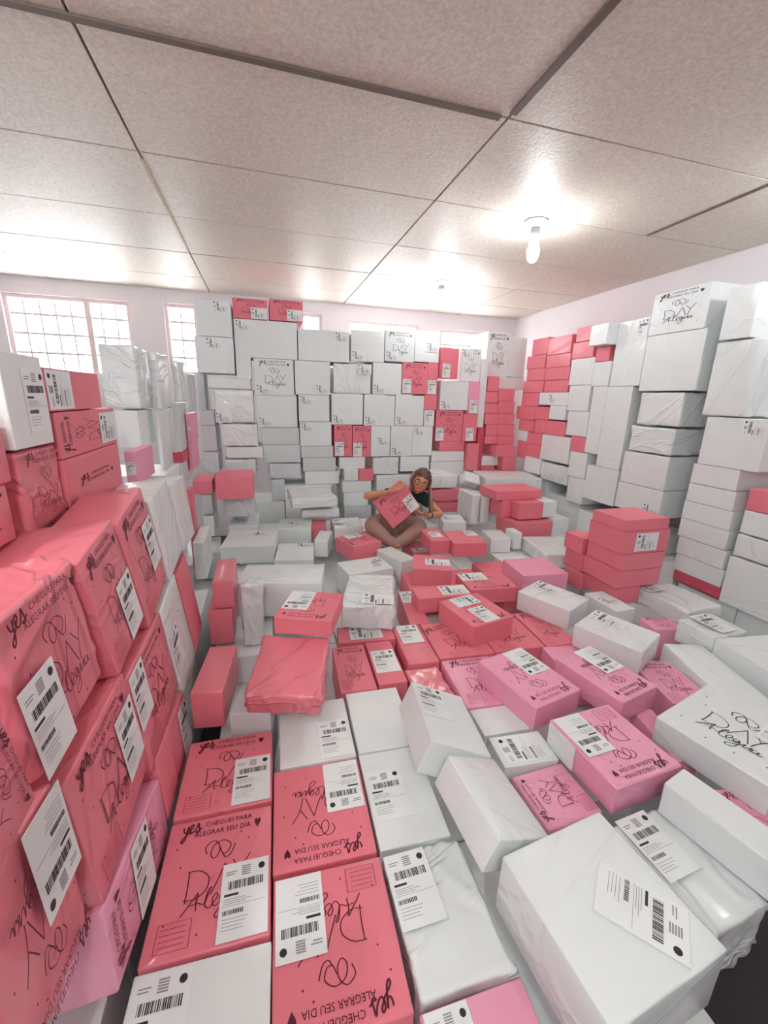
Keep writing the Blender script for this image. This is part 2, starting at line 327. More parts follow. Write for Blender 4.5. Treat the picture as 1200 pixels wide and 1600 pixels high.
BOXES = [
 ('pink box reading upright in the foreground row beside the left stack', 'p', (-0.145, 0.73, 0.376), (0.0, -0.0, -0.027), (0.231, 0.272, 0.148), 1, 0, ('br', 0), None, None),
 ('pink box with right-hand label, just beyond the foreground upright-reading pink box', 'p', (-0.138, 0.998, 0.376), (0.0, -0.0, -0.021), (0.234, 0.241, 0.148), 1, 0, ('br', 0), None, None),
 ('white box in the bottom-left foreground, cut off by the frame', 'w', (-0.152, 0.508, 0.376), (-0.0, -0.0, -0.044), (0.235, 0.155, 0.148), 0, None, ('tl', 0), None, None),
 ('pink foreground box reading upside down, smaller of the two, label top right', 'p', (0.094, 0.821, 0.376), (0.0, -0.0, -0.038), (0.231, 0.263, 0.148), 0, 180, ('tr', 180), None, None),
 ('large pink foreground box reading upside down with label at upper left', 'p', (0.087, 0.551, 0.376), (0.0, -0.0, -0.035), (0.234, 0.259, 0.148), 1, 180, ('tl', 180), None, None),
 ('flat white foreground box with label, beside the smaller upside-down pink box', 'w', (0.303, 0.817, 0.376), (0.0, -0.0, -0.032), (0.173, 0.271, 0.148), 0, None, ('ml', 0), None, None),
 ('clear-bagged white foreground box beside the large upside-down pink box', 'w', (0.307, 0.547, 0.376), (0.0, -0.0, 0.003), (0.197, 0.251, 0.148), 2, None, ('tl', 0), None, None),
 ('pink box at the bottom edge, half under the large white box', 'm', (0.307, 0.356, 0.37), (0.0, -0.0, -0.016), (0.198, 0.128, 0.13), 1, None, ('fl', 0), None, None),
 ('white box with bottom-right label, lying beyond the smaller upside-down pink box', 'w', (0.111, 1.085, 0.376), (0.0, -0.0, -0.029), (0.216, 0.247, 0.148), 1, None, ('br', 0), None, None),
 ('blank white box left of the tilted tan-sided white box', 'w', (0.319, 1.088, 0.376), (-0.0, 0.0, -0.035), (0.182, 0.26, 0.148), 0, None, None, None, None),
 ('pink box with half-hidden logo, right of the large tilted bagged pink box', 'p', (0.289, 1.366, 0.376), (0.0, -0.0, -0.043), (0.131, 0.279, 0.148), 0, 0, None, None, None),
 ('pink box with centred label, left of the shiny film-wrapped pink box', 'p', (0.419, 1.372, 0.376), (0.0, -0.0, -0.044), (0.108, 0.273, 0.148), 0, None, ('c', 0), None, None),
 ('pink box whose wide label peeks out below the bagged white box', 'p', (0.391, 1.587, 0.376), (0.0, -0.0, -0.088), (0.245, 0.126, 0.148), 0, None, ('c', 90), None, None),
 ('shiny pink box with upper label, beyond the wrinkled film-wrapped pink box', 'p', (0.575, 1.466, 0.376), (0.0, -0.0, -0.053), (0.128, 0.285, 0.148), 1, None, ('t', 0), None, None),
 ('wrinkled film-wrapped pink box touching the tan-sided tilted white box', 'p', (0.544, 1.219, 0.376), (0.0, -0.0, -0.015), (0.144, 0.186, 0.148), 2, None, None, None, None),
 ('pink box with logo, under the near-left corner of the central two-label pink box', 'p', (0.765, 1.459, 0.376), (0.0, -0.0, -0.06), (0.24, 0.268, 0.148), 0, 20, None, None, None),
 ('magenta-pink box half under the near pink box with magenta sides', 'm', (0.73, 1.18, 0.376), (-0.0, -0.0, -0.063), (0.206, 0.267, 0.148), 1, 0, None, None, None),
 ('pink box with small writing, right of the central two-label pink box', 'p', (1.004, 1.438, 0.376), (0.0, 0.0, -0.056), (0.232, 0.244, 0.148), 0, 10, None, None, None),
 ('pink box lying in front of the white box with two labels', 'p', (1.205, 1.444, 0.376), (0.0, -0.0, -0.059), (0.151, 0.283, 0.148), 0, 0, None, None, None),
 ('pink box mostly hidden under the second magenta-pink box', 'm', (1.2, 1.2, 0.376), (0.0, -0.0, -0.122), (0.232, 0.188, 0.148), 0, None, None, None, None),
 ('plain white box between the tilted white box and near magenta-pink box', 'w', (0.706, 0.983, 0.376), (-0.0, 0.0, -0.043), (0.177, 0.112, 0.148), 0, None, None, None, None),
 ('thin white box with label, right of the two tilted white boxes', 'w', (0.694, 0.85, 0.382), (0.0, 0.0, -0.073), (0.168, 0.108, 0.16), 0, None, ('c', 90), None, None),
 ('magenta-pink box with sideways print, in front of the thin white labelled box', 'm', (0.7, 0.706, 0.376), (0.0, -0.0, 0.042), (0.168, 0.156, 0.148), 1, 90, None, None, None),
 ('magenta-pink box peeking out beyond the white box with black logo', 'm', (1.436, 0.996, 0.376), (0.0, -0.0, -0.212), (0.163, 0.236, 0.148), 0, 0, None, None, None),
 ('magenta-pink box squeezed left of the white box with black logo', 'm', (1.174, 0.802, 0.376), (0.0, -0.0, -0.234), (0.07, 0.213, 0.148), 0, None, None, None, None),
 ('magenta-pink box under the right edge near the narrow white box', 'm', (1.18, 0.509, 0.376), (0.0, -0.0, -0.24), (0.162, 0.17, 0.148), 0, 0, None, None, None),
 ('pink box beneath the thin label left of the flat labelled pink box', 'p', (0.677, 1.774, 0.376), (0.0, 0.0, -0.137), (0.093, 0.338, 0.148), 0, None, ('t', 0), None, None),
 ('pink box mostly covered by the small pink boxes before the seated person', 'p', (0.958, 2.044, 0.376), (-0.0, -0.0, -0.091), (0.442, 0.249, 0.148), 0, None, None, None, None),
 ('pink box hidden behind the flat pink box with swirl print', 'p', (1.348, 2.033, 0.376), (0.0, -0.0, -0.004), (0.211, 0.399, 0.148), 0, None, None, None, None),
 ('broad white bagged box lying flat at the right edge, beyond black logo', 'w', (1.602, 0.938, 0.395), (0.0, -0.0, -0.303), (0.16, 0.441, 0.17), 1, None, None, None, None),
 ('crinkled white bagged box below the lower right pink bottom box', 'w', (1.85, 1.171, 0.48), (0.0, -0.0, 0.048), (0.21, 0.176, 0.12), 2, None, ('c', 0), None, None),
 ('white box running off the right edge beside the crinkled bagged one', 'w', (1.87, 0.933, 0.48), (0.0, -0.0, -0.118), (0.29, 0.255, 0.12), 1, None, None, None, None),
 ('layered white bagged box between pink stack and right-hand white column', 'w', (2.006, 1.456, 0.47), (0.0, 0.0, 0.06), (0.251, 0.287, 0.1), 2, None, ('tl', 90), None, None),
 ('low white box behind the two raised white boxes near pink stack', 'w', (1.669, 1.551, 0.395), (-0.0, 0.0, 0.039), (0.118, 0.206, 0.17), 0, None, ('c', 90), None, None),
 ('small pink box corner between low white box and crinkled bagged box', 'm', (1.768, 1.329, 0.38), (0.0, 0.0, -0.227), (0.142, 0.107, 0.16), 0, 0, None, None, None),
 ('raised white box with two labels, turned across, left of pink stack', 'w', (1.322, 1.555, 0.5), (-0.0, -0.0, -1.112), (0.261, 0.2, 0.1), 1, None, ('tl', 90), None, None),
 ('raised long white box with tan side, right of centre', 'w', (1.362, 1.204, 0.51), (0.0, 0.0, -1.129), (0.257, 0.204, 0.1), 1, None, ('tl', 90), None, None),
 ('near pink raised box with magenta sides, left of its twin', 'm', (0.846, 1.064, 0.493), (-0.0, -0.0, -1.363), (0.27, 0.207, 0.085), 0, 270, ('tl', 270), None, None),
 ('second raised pink box, right behind the near magenta-sided one', 'm', (1.127, 1.013, 0.493), (0.0, -0.0, -1.368), (0.262, 0.188, 0.085), 1, 270, ('tl', 270), None, None),
 ('nearest raised pink box with black logo and label at its far corner', 'm', (0.904, 0.746, 0.493), (0.0, -0.0, 0.059), (0.226, 0.24, 0.085), 1, 180, ('tl', 180), None, 'tape'),
 ('central raised pink box carrying two labels', 'p', (0.885, 1.522, 0.498), (0.0, -0.0, -1.368), (0.25, 0.221, 0.095), 0, 270, ('two', 0), None, None),
 ('low pink box with wide label, left behind the central two-label box', 'p', (0.82, 1.751, 0.49), (0.0, -0.0, -0.071), (0.277, 0.126, 0.08), 0, None, ('r', 90), None, None),
 ('pink box with swirl print, right behind the central two-label box', 'p', (1.105, 1.819, 0.49), (-0.0, -0.0, -0.071), (0.26, 0.209, 0.08), 0, 180, ('tl', 90), None, None),
 ('small pink box with label, front of the group before seated person', 'p', (0.897, 2.073, 0.5), (0.0, -0.0, -0.37), (0.216, 0.219, 0.1), 0, None, ('r', 90), None, None),
 ('blank-topped pink box in front of the layered white box', 'm', (1.455, 1.892, 0.5), (0.0, -0.0, -0.091), (0.269, 0.245, 0.1), 0, None, None, None, None),
 ('pink box turned cornerwise in front of the person on the left', 'p', (0.57, 2.556, 0.5), (0.0, 0.0, -1.223), (0.223, 0.219, 0.1), 0, 180, ('l', 0), None, None),
 ('small pink box with label, directly before the person right', 'p', (1.062, 2.432, 0.545), (-0.0, -0.0, -0.086), (0.127, 0.252, 0.09), 0, None, ('c', 0), None, None),
 ('wide pink box right of the small labelled one before person', 'p', (1.234, 2.352, 0.545), (0.0, -0.0, -0.128), (0.218, 0.259, 0.09), 0, None, ('tr', 0), None, None),
 ('flat pink box with label at the feet of the seated person', 'p', (1.008, 2.624, 0.373), (0.0, -0.0, 0.012), (0.136, 0.238, 0.138), 0, None, ('b', 90), None, None),
 ('narrow white box standing in front of seated person', 'w', (0.774, 2.369, 0.44), (0.0, -0.0, 0.374), (0.117, 0.259, 0.12), 1, None, None, None, None),
 ('white box with greenish label behind the bagged white box', 'w', (0.549, 2.275, 0.395), (0.0, 0.0, 0.176), (0.284, 0.205, 0.17), 0, None, ('r', 0), None, None),
 ('bagged white box standing behind the pink labelled box, centre left', 'w', (0.451, 1.768, 0.515), (0.0, -0.0, -0.304), (0.244, 0.349, 0.13), 2, None, ('br', 90), None, None),
 ('large blank bagged pink box tilted toward the camera', 'p', (0.046, 1.211, 0.577), (0.211, 0.05, -0.23), (0.237, 0.26, 0.09), 2, None, None, None, None),
 ('pink box with black logo and label on top of large tilted pink box', 'p', (0.134, 1.392, 0.688), (0.0, -0.0, -0.363), (0.202, 0.207, 0.063), 0, 180, ('tl', 180), None, None),
 ('grey-shaded white box supporting the large tilted pink box', 'g', (-0.069, 1.189, 0.41), (-0.0, 0.0, -0.219), (0.124, 0.115, 0.2), 0, None, None, None, None),
 ('broad white box forming a shelf behind the top pink box', 'w', (0.056, 1.93, 0.535), (0.0, -0.0, -0.198), (0.39, 0.227, 0.17), 1, None, None, None, None),
 ('bagged white box, standing upright under the left end of the broad white shelf box', 'w', (-0.079, 1.67, 0.572), (1.571, -0.0, 0.0), (0.094, 0.29, 0.1), 2, None, None, None, None),
 ('pink box with dark front standing at the left stack foot', 'p', (-0.19, 1.292, 0.516), (-0.0, -0.0, -0.116), (0.094, 0.25, 0.128), 1, None, None, None, None),
 ('pink box, top in the pink pair left of the white shelf', 'p', (-0.185, 1.745, 0.681), (1.571, -0.0, 0.0), (0.079, 0.115, 0.25), 1, None, None, None, None),
 ('pink box, bottom in the pink pair left of the white shelf', 'p', (-0.203, 1.745, 0.54), (1.571, -0.0, 0.0), (0.091, 0.152, 0.25), 1, None, None, None, None),
 ('white box with grey front and label on its top, mid left', 'w', (-0.112, 2.683, 0.505), (0.0, -0.0, -0.115), (0.317, 0.327, 0.11), 0, None, ('trx', 90), None, None),
 ('white box with label, right behind the grey-fronted mid-left box', 'w', (0.185, 2.959, 0.505), (0.0, -0.0, -0.108), (0.234, 0.256, 0.11), 0, None, ('c', 90), None, None),
 ('low flat white box right of the grey-fronted mid-left box', 'w', (0.157, 2.544, 0.405), (-0.0, -0.0, -0.126), (0.232, 0.304, 0.19), 0, None, ('tr', 90), None, None),
 ('small white box left of the cornerwise pink box', 'w', (0.361, 2.708, 0.48), (0.0, -0.0, -0.316), (0.089, 0.204, 0.12), 1, None, None, None, None),
 ('rounded white bagged box just left of the person', 'w', (0.56, 2.912, 0.51), (0.0, -0.0, -0.049), (0.223, 0.251, 0.12), 2, None, ('l', 0), None, None),
 ('dark pink box in the gap left of the rounded white box', 'p', (0.363, 2.973, 0.5), (0.0, 0.0, -0.142), (0.104, 0.161, 0.1), 0, None, None, None, None),
 ('white box with faint label behind the grey-fronted mid-left box', 'w', (-0.163, 3.031, 0.52), (0.0, -0.0, -0.037), (0.185, 0.298, 0.14), 1, None, ('l', 90), None, None),
 ('topmost white bagged box of the pair left of the person', 'w', (0.327, 3.116, 0.71), (0.0, -0.0, 0.036), (0.338, 0.38, 0.08), 2, None, None, None, None),
 ('lower white box of the pair left of the person', 'w', (0.382, 3.159, 0.615), (0.0, -0.0, -0.004), (0.288, 0.341, 0.07), 2, None, None, None, None),
 ('white box with label near the left stack end, tan front', 'w', (-0.369, 2.806, 0.4), (0.0, 0.0, 0.083), (0.114, 0.304, 0.18), 1, None, ('t', 90), None, None),
 ('brownish bagged box sunk behind the pink spines', 'w', (-0.223, 2.48, 0.365), (0.0, -0.0, -0.088), (0.163, 0.223, 0.13), 2, None, None, None, None),
 ('bagged greyish white box, rolled bag box under the wide dark pink box', 'g', (-0.186, 3.05, 0.716), (1.571, -0.0, 0.0), (0.208, 0.154, 0.3), 2, None, None, None, None),
 ('pink box, wide dark pink box below the left end of back wall', 'p', (-0.199, 2.95, 0.867), (1.571, -0.0, 0.0), (0.23, 0.144, 0.3), 0, None, None, None, None),
 ('pink box, small dark pink box left of the wide dark pink box', 'p', (-0.397, 3.0, 0.865), (1.571, -0.0, 0.0), (0.116, 0.085, 0.3), 0, None, None, None, None),
 ('bagged greyish white box, crumpled bag below the small dark pink box', 'g', (-0.38, 3.0, 0.748), (1.571, -0.0, 0.0), (0.075, 0.145, 0.3), 2, None, None, None, None),
 ('white box, plain white box under the crumpled bag', 'w', (-0.38, 3.0, 0.603), (1.571, -0.0, 0.0), (0.062, 0.14, 0.3), 0, None, None, None, None),
 ('pink box, upright deep pink box at the far end of left stack', 'p', (-0.422, 2.54, 0.682), (1.571, -0.0, 0.0), (0.029, 0.492, 0.08), 0, None, None, None, None),
 ('large pink box with bold yes slogan, second column of the left foreground stack', 'p', (-0.418, 0.697, 1.03), (1.471, 0.003, 1.571), (0.259, 0.253, 0.18), 2, 0, ('bl', 0), None, None),
 ('pink top-row box of left foreground stack between two slogan boxes', 'p', (-0.417, 0.952, 1.016), (1.47, -0.123, 1.583), (0.209, 0.271, 0.18), 1, 0, ('br', 0), None, None),
 ('pink top-row box of left foreground stack touching the white ones', 'p', (-0.399, 1.2, 1.015), (1.47, -0.152, 1.586), (0.251, 0.304, 0.144), 1, 0, ('mr', 0), None, None),
 ('white top-row box of left foreground stack, nearer of two', 'w', (-0.398, 1.487, 1.005), (1.471, -0.083, 1.579), (0.262, 0.274, 0.144), 1, None, None, None, None),
 ('white top-row box of left foreground stack, farther of two', 'w', (-0.396, 1.768, 0.987), (1.471, 0.05, 1.566), (0.263, 0.257, 0.144), 1, None, None, None, None),
 ('pink label-bearing box in the second row, above the narrow sliver-label box', 'p', (-0.422, 1.04, 0.714), (1.471, 0.011, 1.57), (0.312, 0.25, 0.25), 1, 0, ('tl', 0), None, None),
 ('white labelled box in the second row of the left foreground stack', 'w', (-0.418, 1.332, 0.678), (1.471, -0.102, 1.581), (0.229, 0.334, 0.25), 1, None, ('l', 0), None, None),
 ('slim pink box at the far end of the left stack second row', 'p', (-0.419, 1.557, 0.681), (1.471, -0.083, 1.579), (0.185, 0.321, 0.25), 0, None, None, None, None),
 ('pink box with slanting yes slogan, under the bold slogan box', 'p', (-0.425, 0.737, 0.743), (1.471, 0.015, 1.569), (0.287, 0.244, 0.25), 1, 0, ('r', 0), None, None),
 ('narrow pink box with sliver of label at stack foot', 'p', (-0.399, 1.061, 0.486), (1.47, 0.137, 1.557), (0.309, 0.164, 0.25), 1, None, ('br', 0), None, None),
 ('big pink box filling the lower left corner with diamond-looking label', 'p', (-0.428, 0.486, 0.774), (1.471, 0.083, 1.563), (0.197, 0.261, 0.25), 2, 180, ('tr', 180), None, None),
 ('pink bottom-row box of left stack pressed against the foreground row', 'm', (-0.402, 0.73, 0.51), (1.468, 0.236, 1.547), (0.334, 0.149, 0.25), 1, 90, ('c', 0), None, None),
 ('pink box jutting out at the left edge with rotated yes slogan', 'p', (-0.429, 0.415, 1.037), (1.471, -0.055, 1.576), (0.112, 0.128, 0.3), 1, 270, None, None, None),
 ('labelled pink box, top in the labelled column in the set-back upper left stack', 'p', (-0.625, 1.404, 1.45), (1.571, -0.0, 1.571), (0.361, 0.104, 0.25), 0, None, ('tl', 90), None, None),
 ('labelled pink box, second down in the labelled column in the set-back upper left stack', 'p', (-0.625, 1.467, 1.336), (1.571, -0.0, 1.571), (0.438, 0.118, 0.25), 0, 90, ('mr', 90), None, None),
 ('pink box, bottom in the labelled column in the set-back upper left stack', 'p', (-0.625, 1.465, 1.191), (1.571, -0.0, 1.571), (0.436, 0.167, 0.25), 0, 0, None, None, None),
 ('white box, tall white one above the crumpled pink box, far left edge', 'w', (-0.625, 1.135, 1.424), (1.571, -0.0, 1.571), (0.174, 0.198, 0.25), 0, None, ('mr', 0), None, None),
 ('pink box, left edge box beside the tall white carton', 'p', (-0.625, 0.939, 1.34), (1.571, -0.0, 1.571), (0.148, 0.146, 0.25), 1, 0, None, None, None),
 ('bagged pink box, crumpled film-wrapped one just under the tall white carton', 'p', (-0.625, 1.146, 1.226), (1.571, -0.0, 1.571), (0.199, 0.195, 0.25), 2, 0, None, None, None),
 ('pink box, heart-marked one at the left edge under the white carton', 'p', (-0.625, 0.881, 1.209), (1.571, -0.0, 1.571), (0.213, 0.113, 0.25), 1, 0, None, None, None),
 ('magenta-pink box, dark-sided pink box with label on the left stack corner', 'm', (-0.569, 2.2, 1.125), (1.571, -0.0, 0.0), (0.045, 0.143, 0.3), 0, None, ('r', 0), None, None),
 ('bagged white box, top in tall white pair standing behind the labelled pink column', 'w', (-0.653, 2.5, 1.518), (1.571, -0.0, 0.0), (0.161, 0.306, 0.3), 2, None, None, None, None),
 ('white box, bottom in tall white pair standing behind the labelled pink column', 'w', (-0.643, 2.5, 1.272), (1.571, -0.0, 0.0), (0.099, 0.181, 0.3), 0, None, None, None, None),
 ('bagged white box, top in crinkled bag stack right of the tall white pair', 'w', (-0.547, 2.7, 1.513), (1.571, -0.0, 0.0), (0.05, 0.305, 0.3), 2, None, None, None, None),
 ('white box, bottom in crinkled bag stack right of the tall white pair', 'w', (-0.553, 2.7, 1.199), (1.571, -0.0, 0.0), (0.02, 0.319, 0.3), 1, None, None, None, None),
 ('bagged white box, top in narrow upright bag column before the second window', 'w', (-0.481, 2.898, 1.519), (1.571, -0.0, 0.0), (0.047, 0.244, 0.197), 2, None, None, None, None),
 ('greyish white box, second down in narrow upright bag column before the second window', 'g', (-0.505, 2.95, 1.249), (1.571, -0.0, 0.0), (0.031, 0.292, 0.3), 1, None, None, None, None),
 ('deep pink box, third down in narrow upright bag column before the second window', 'r', (-0.514, 2.95, 1.069), (1.571, -0.0, 0.0), (0.055, 0.063, 0.3), 0, None, None, None, None),
 ('greyish white box, bottom in narrow upright bag column before the second window', 'g', (-0.522, 2.95, 0.963), (1.571, -0.0, 0.0), (0.049, 0.147, 0.3), 0, None, None, None, None),
 ('bagged greyish white box, top in sliver column with small label left of back wall', 'g', (-0.455, 3.15, 1.455), (1.571, -0.0, 0.0), (0.023, 0.256, 0.3), 2, None, None, None, None),
 ('labelled magenta-pink box, second down in sliver column with small label left of back wall', 'm', (-0.469, 3.15, 1.234), (1.571, -0.0, 0.0), (0.027, 0.182, 0.3), 0, None, ('l', 0), None, None),
 ('magenta-pink box, bottom in sliver column with small label left of back wall', 'm', (-0.474, 3.15, 1.048), (1.571, -0.0, 0.0), (0.02, 0.184, 0.3), 0, None, None, None, None),
 ('labelled white box, top in back wall far-left column', 'w', (-0.304, 3.565, 1.968), (1.571, -0.0, 0.0), (0.232, 0.241, 0.33), 0, None, ('tr', 90), None, None),
 ('labelled white box, second down in back wall far-left column', 'w', (-0.314, 3.565, 1.722), (1.571, -0.0, 0.0), (0.255, 0.245, 0.33), 0, None, ('tc', 90), None, None),
 ('white box, third down in back wall far-left column', 'w', (-0.226, 3.565, 1.529), (1.571, -0.0, 0.0), (0.293, 0.071, 0.33), 0, None, None, None, None),
 ('labelled bagged white box, fourth down in back wall far-left column', 'w', (-0.204, 3.565, 1.367), (1.571, -0.0, 0.0), (0.287, 0.248, 0.33), 2, None, ('bl', 90), None, None),
 ('bagged white box, fifth down in back wall far-left column', 'w', (-0.182, 3.565, 1.152), (1.571, -0.0, 0.0), (0.277, 0.176, 0.33), 2, None, None, None, None),
 ('white box, sixth down in back wall far-left column', 'w', (-0.147, 3.565, 1.02), (1.571, -0.0, 0.0), (0.264, 0.084, 0.33), 1, None, None, None, None),
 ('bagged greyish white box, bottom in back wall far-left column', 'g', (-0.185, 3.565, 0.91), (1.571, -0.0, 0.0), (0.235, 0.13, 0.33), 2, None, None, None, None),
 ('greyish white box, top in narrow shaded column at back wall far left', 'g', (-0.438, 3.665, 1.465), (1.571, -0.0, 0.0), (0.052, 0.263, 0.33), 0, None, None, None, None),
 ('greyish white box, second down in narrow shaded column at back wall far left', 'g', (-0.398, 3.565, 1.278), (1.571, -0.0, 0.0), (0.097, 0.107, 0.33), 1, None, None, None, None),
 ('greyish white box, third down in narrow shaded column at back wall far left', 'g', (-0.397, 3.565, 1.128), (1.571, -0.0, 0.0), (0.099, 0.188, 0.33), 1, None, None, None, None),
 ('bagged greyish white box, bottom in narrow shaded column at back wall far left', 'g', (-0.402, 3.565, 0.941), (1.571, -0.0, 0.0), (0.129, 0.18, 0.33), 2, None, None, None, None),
 ('pink box, left of the pink pair topping the back wall', 'p', (-0.055, 3.665, 2.064), (1.571, -0.0, 0.0), (0.246, 0.138, 0.33), 0, 0, ('br', 90), None, None),
 ('pink box, right of the pink pair topping the back wall', 'p', (0.206, 3.665, 2.073), (1.571, -0.0, 0.0), (0.246, 0.146, 0.33), 0, 0, ('br', 90), None, None),
 ('labelled white box, top in back wall column under the topmost pink pair', 'w', (0.052, 3.665, 1.859), (1.571, -0.0, 0.0), (0.453, 0.267, 0.33), 0, None, ('tl', 90), None, None),
 ('labelled white box, second down in back wall column under the topmost pink pair', 'w', (0.098, 3.665, 1.589), (1.571, -0.0, 0.0), (0.295, 0.269, 0.33), 0, 0, ('bl', 90), None, None),
 ('labelled white box, third down in back wall column under the topmost pink pair', 'w', (0.111, 3.665, 1.33), (1.571, -0.0, 0.0), (0.306, 0.244, 0.33), 0, None, ('bl', 90), None, None),
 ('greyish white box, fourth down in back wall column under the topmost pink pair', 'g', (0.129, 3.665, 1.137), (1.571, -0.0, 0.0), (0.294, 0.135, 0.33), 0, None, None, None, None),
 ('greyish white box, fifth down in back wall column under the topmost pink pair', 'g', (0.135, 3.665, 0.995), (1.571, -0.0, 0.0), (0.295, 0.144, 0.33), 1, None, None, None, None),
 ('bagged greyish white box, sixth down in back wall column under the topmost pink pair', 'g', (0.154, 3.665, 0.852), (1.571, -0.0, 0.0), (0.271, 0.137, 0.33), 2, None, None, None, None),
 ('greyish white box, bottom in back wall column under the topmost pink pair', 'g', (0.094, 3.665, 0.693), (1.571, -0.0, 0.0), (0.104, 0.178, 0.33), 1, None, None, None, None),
 ('white box, slim leftover beside the back wall logo-bearing white carton', 'w', (-0.123, 3.6, 1.645), (1.571, -0.0, 0.0), (0.106, 0.157, 0.3), 0, None, None, None, None),
 ('labelled white box, top in back wall third column, right of the logo carton', 'w', (0.488, 3.665, 1.839), (1.571, -0.0, 0.0), (0.402, 0.228, 0.33), 0, None, ('tr', 90), None, None),
 ('labelled white box, second down in back wall third column, right of the logo carton', 'w', (0.394, 3.665, 1.595), (1.571, -0.0, 0.0), (0.276, 0.255, 0.33), 1, None, ('br', 90), None, None),
 ('labelled white box, third down in back wall third column, right of the logo carton', 'w', (0.402, 3.665, 1.361), (1.571, -0.0, 0.0), (0.246, 0.209, 0.33), 0, None, ('tl', 90), None, None),
 ('labelled white box, fourth down in back wall third column, right of the logo carton', 'w', (0.412, 3.665, 1.156), (1.571, -0.0, 0.0), (0.258, 0.195, 0.33), 0, None, ('tl', 90), None, None),
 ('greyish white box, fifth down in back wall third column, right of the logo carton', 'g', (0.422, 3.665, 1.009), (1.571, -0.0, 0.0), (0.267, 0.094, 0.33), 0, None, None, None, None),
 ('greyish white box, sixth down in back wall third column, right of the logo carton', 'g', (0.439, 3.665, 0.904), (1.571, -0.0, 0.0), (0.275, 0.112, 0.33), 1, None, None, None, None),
 ('white box, bottom in back wall third column, right of the logo carton', 'w', (0.459, 3.665, 0.79), (1.571, -0.0, 0.0), (0.289, 0.112, 0.33), 1, None, None, None, None),
 ('labelled white box, top in back wall column left of the slogan-topped carton', 'w', (0.84, 3.665, 1.857), (1.571, -0.0, 0.0), (0.277, 0.237, 0.33), 1, None, ('bl', 90), None, None),
 ('labelled bagged white box, second down in back wall column left of the slogan-topped carton', 'w', (0.718, 3.665, 1.601), (1.571, -0.0, 0.0), (0.323, 0.243, 0.33), 2, None, ('tr', 90), None, None),
 ('labelled white box, bottom in back wall column left of the slogan-topped carton', 'w', (0.675, 3.665, 1.356), (1.571, -0.0, 0.0), (0.263, 0.244, 0.33), 0, None, ('bl', 90), None, None),
 ('white box, plain box beneath the low pink pair of the back wall', 'w', (0.718, 3.665, 0.912), (1.571, -0.0, 0.0), (0.222, 0.098, 0.33), 0, None, None, None, None),
 ('pink box, left of the low pink pair in the back wall', 'p', (0.64, 3.665, 1.101), (1.571, -0.0, 0.0), (0.15, 0.262, 0.33), 0, 0, ('bl', 0), None, None),
 ('pink box, right of the low pink pair in the back wall', 'p', (0.8, 3.665, 1.094), (1.571, -0.0, 0.0), (0.157, 0.263, 0.33), 0, 0, ('bl', 0), None, None),
 ('white box, little white box left of the person, beside pink twin', 'w', (0.702, 3.55, 0.814), (1.571, -0.0, 0.0), (0.12, 0.094, 0.2), 0, None, None, None, None),
 ('pink box, little pink box just above the person outstretched forearm', 'p', (0.834, 3.55, 0.812), (1.571, -0.0, 0.0), (0.129, 0.098, 0.2), 0, None, None, None, None),
 ('white box, top in whites stacked behind the person outstretched forearm', 'w', (0.752, 3.615, 0.713), (1.571, -0.0, 0.0), (0.252, 0.096, 0.33), 0, None, None, None, None),
 ('white box, second down in whites stacked behind the person outstretched forearm', 'w', (0.744, 3.615, 0.601), (1.571, -0.0, 0.0), (0.214, 0.123, 0.33), 0, None, None, None, None),
 ('greyish white box, bottom in whites stacked behind the person outstretched forearm', 'g', (0.762, 3.615, 0.474), (1.571, -0.0, 0.0), (0.24, 0.127, 0.33), 0, None, None, None, None),
 ('labelled white box, top in back wall slogan-topped column', 'w', (1.113, 3.665, 1.871), (1.571, -0.0, 0.0), (0.255, 0.238, 0.33), 0, 0, ('bl', 90), None, None),
 ('labelled white box, second down in back wall slogan-topped column', 'w', (1.013, 3.665, 1.612), (1.571, -0.0, 0.0), (0.249, 0.249, 0.33), 0, None, ('bl', 90), None, None),
 ('labelled white box, third down in back wall slogan-topped column', 'w', (0.951, 3.665, 1.352), (1.571, -0.0, 0.0), (0.267, 0.249, 0.33), 0, None, ('bl', 90), None, None),
 ('labelled white box, fourth down in back wall slogan-topped column', 'w', (0.967, 3.665, 1.095), (1.571, -0.0, 0.0), (0.17, 0.261, 0.33), 0, None, ('mr', 90), None, None),
 ('bagged white box, bottom in back wall slogan-topped column', 'w', (1.023, 3.665, 0.881), (1.571, -0.0, 0.0), (0.248, 0.163, 0.33), 2, None, None, None, None),
 ('labelled white box, top in back wall column beside the slogan-topped one', 'w', (1.354, 3.665, 1.881), (1.571, -0.0, 0.0), (0.222, 0.243, 0.33), 1, None, ('mr', 90), None, None),
 ('labelled pink box, second down in back wall column beside the slogan-topped one', 'p', (1.257, 3.665, 1.624), (1.571, -0.0, 0.0), (0.228, 0.252, 0.33), 0, 0, ('bl', 0), None, None),
 ('labelled white box, third down in back wall column beside the slogan-topped one', 'w', (1.22, 3.665, 1.357), (1.571, -0.0, 0.0), (0.259, 0.254, 0.33), 0, None, ('bl', 90), None, None),
 ('labelled white box, fourth down in back wall column beside the slogan-topped one', 'w', (1.157, 3.665, 1.096), (1.571, -0.0, 0.0), (0.196, 0.263, 0.33), 0, None, ('bl', 90), None, None),
 ('white box, bottom in back wall column beside the slogan-topped one', 'w', (1.292, 3.665, 0.895), (1.571, -0.0, 0.0), (0.272, 0.134, 0.33), 0, None, None, None, None),
 ('labelled pink box, top in narrow back wall column left of the leaning pink carton', 'p', (1.418, 3.665, 1.627), (1.571, -0.0, 0.0), (0.094, 0.261, 0.33), 0, None, ('bl', 0), None, None),
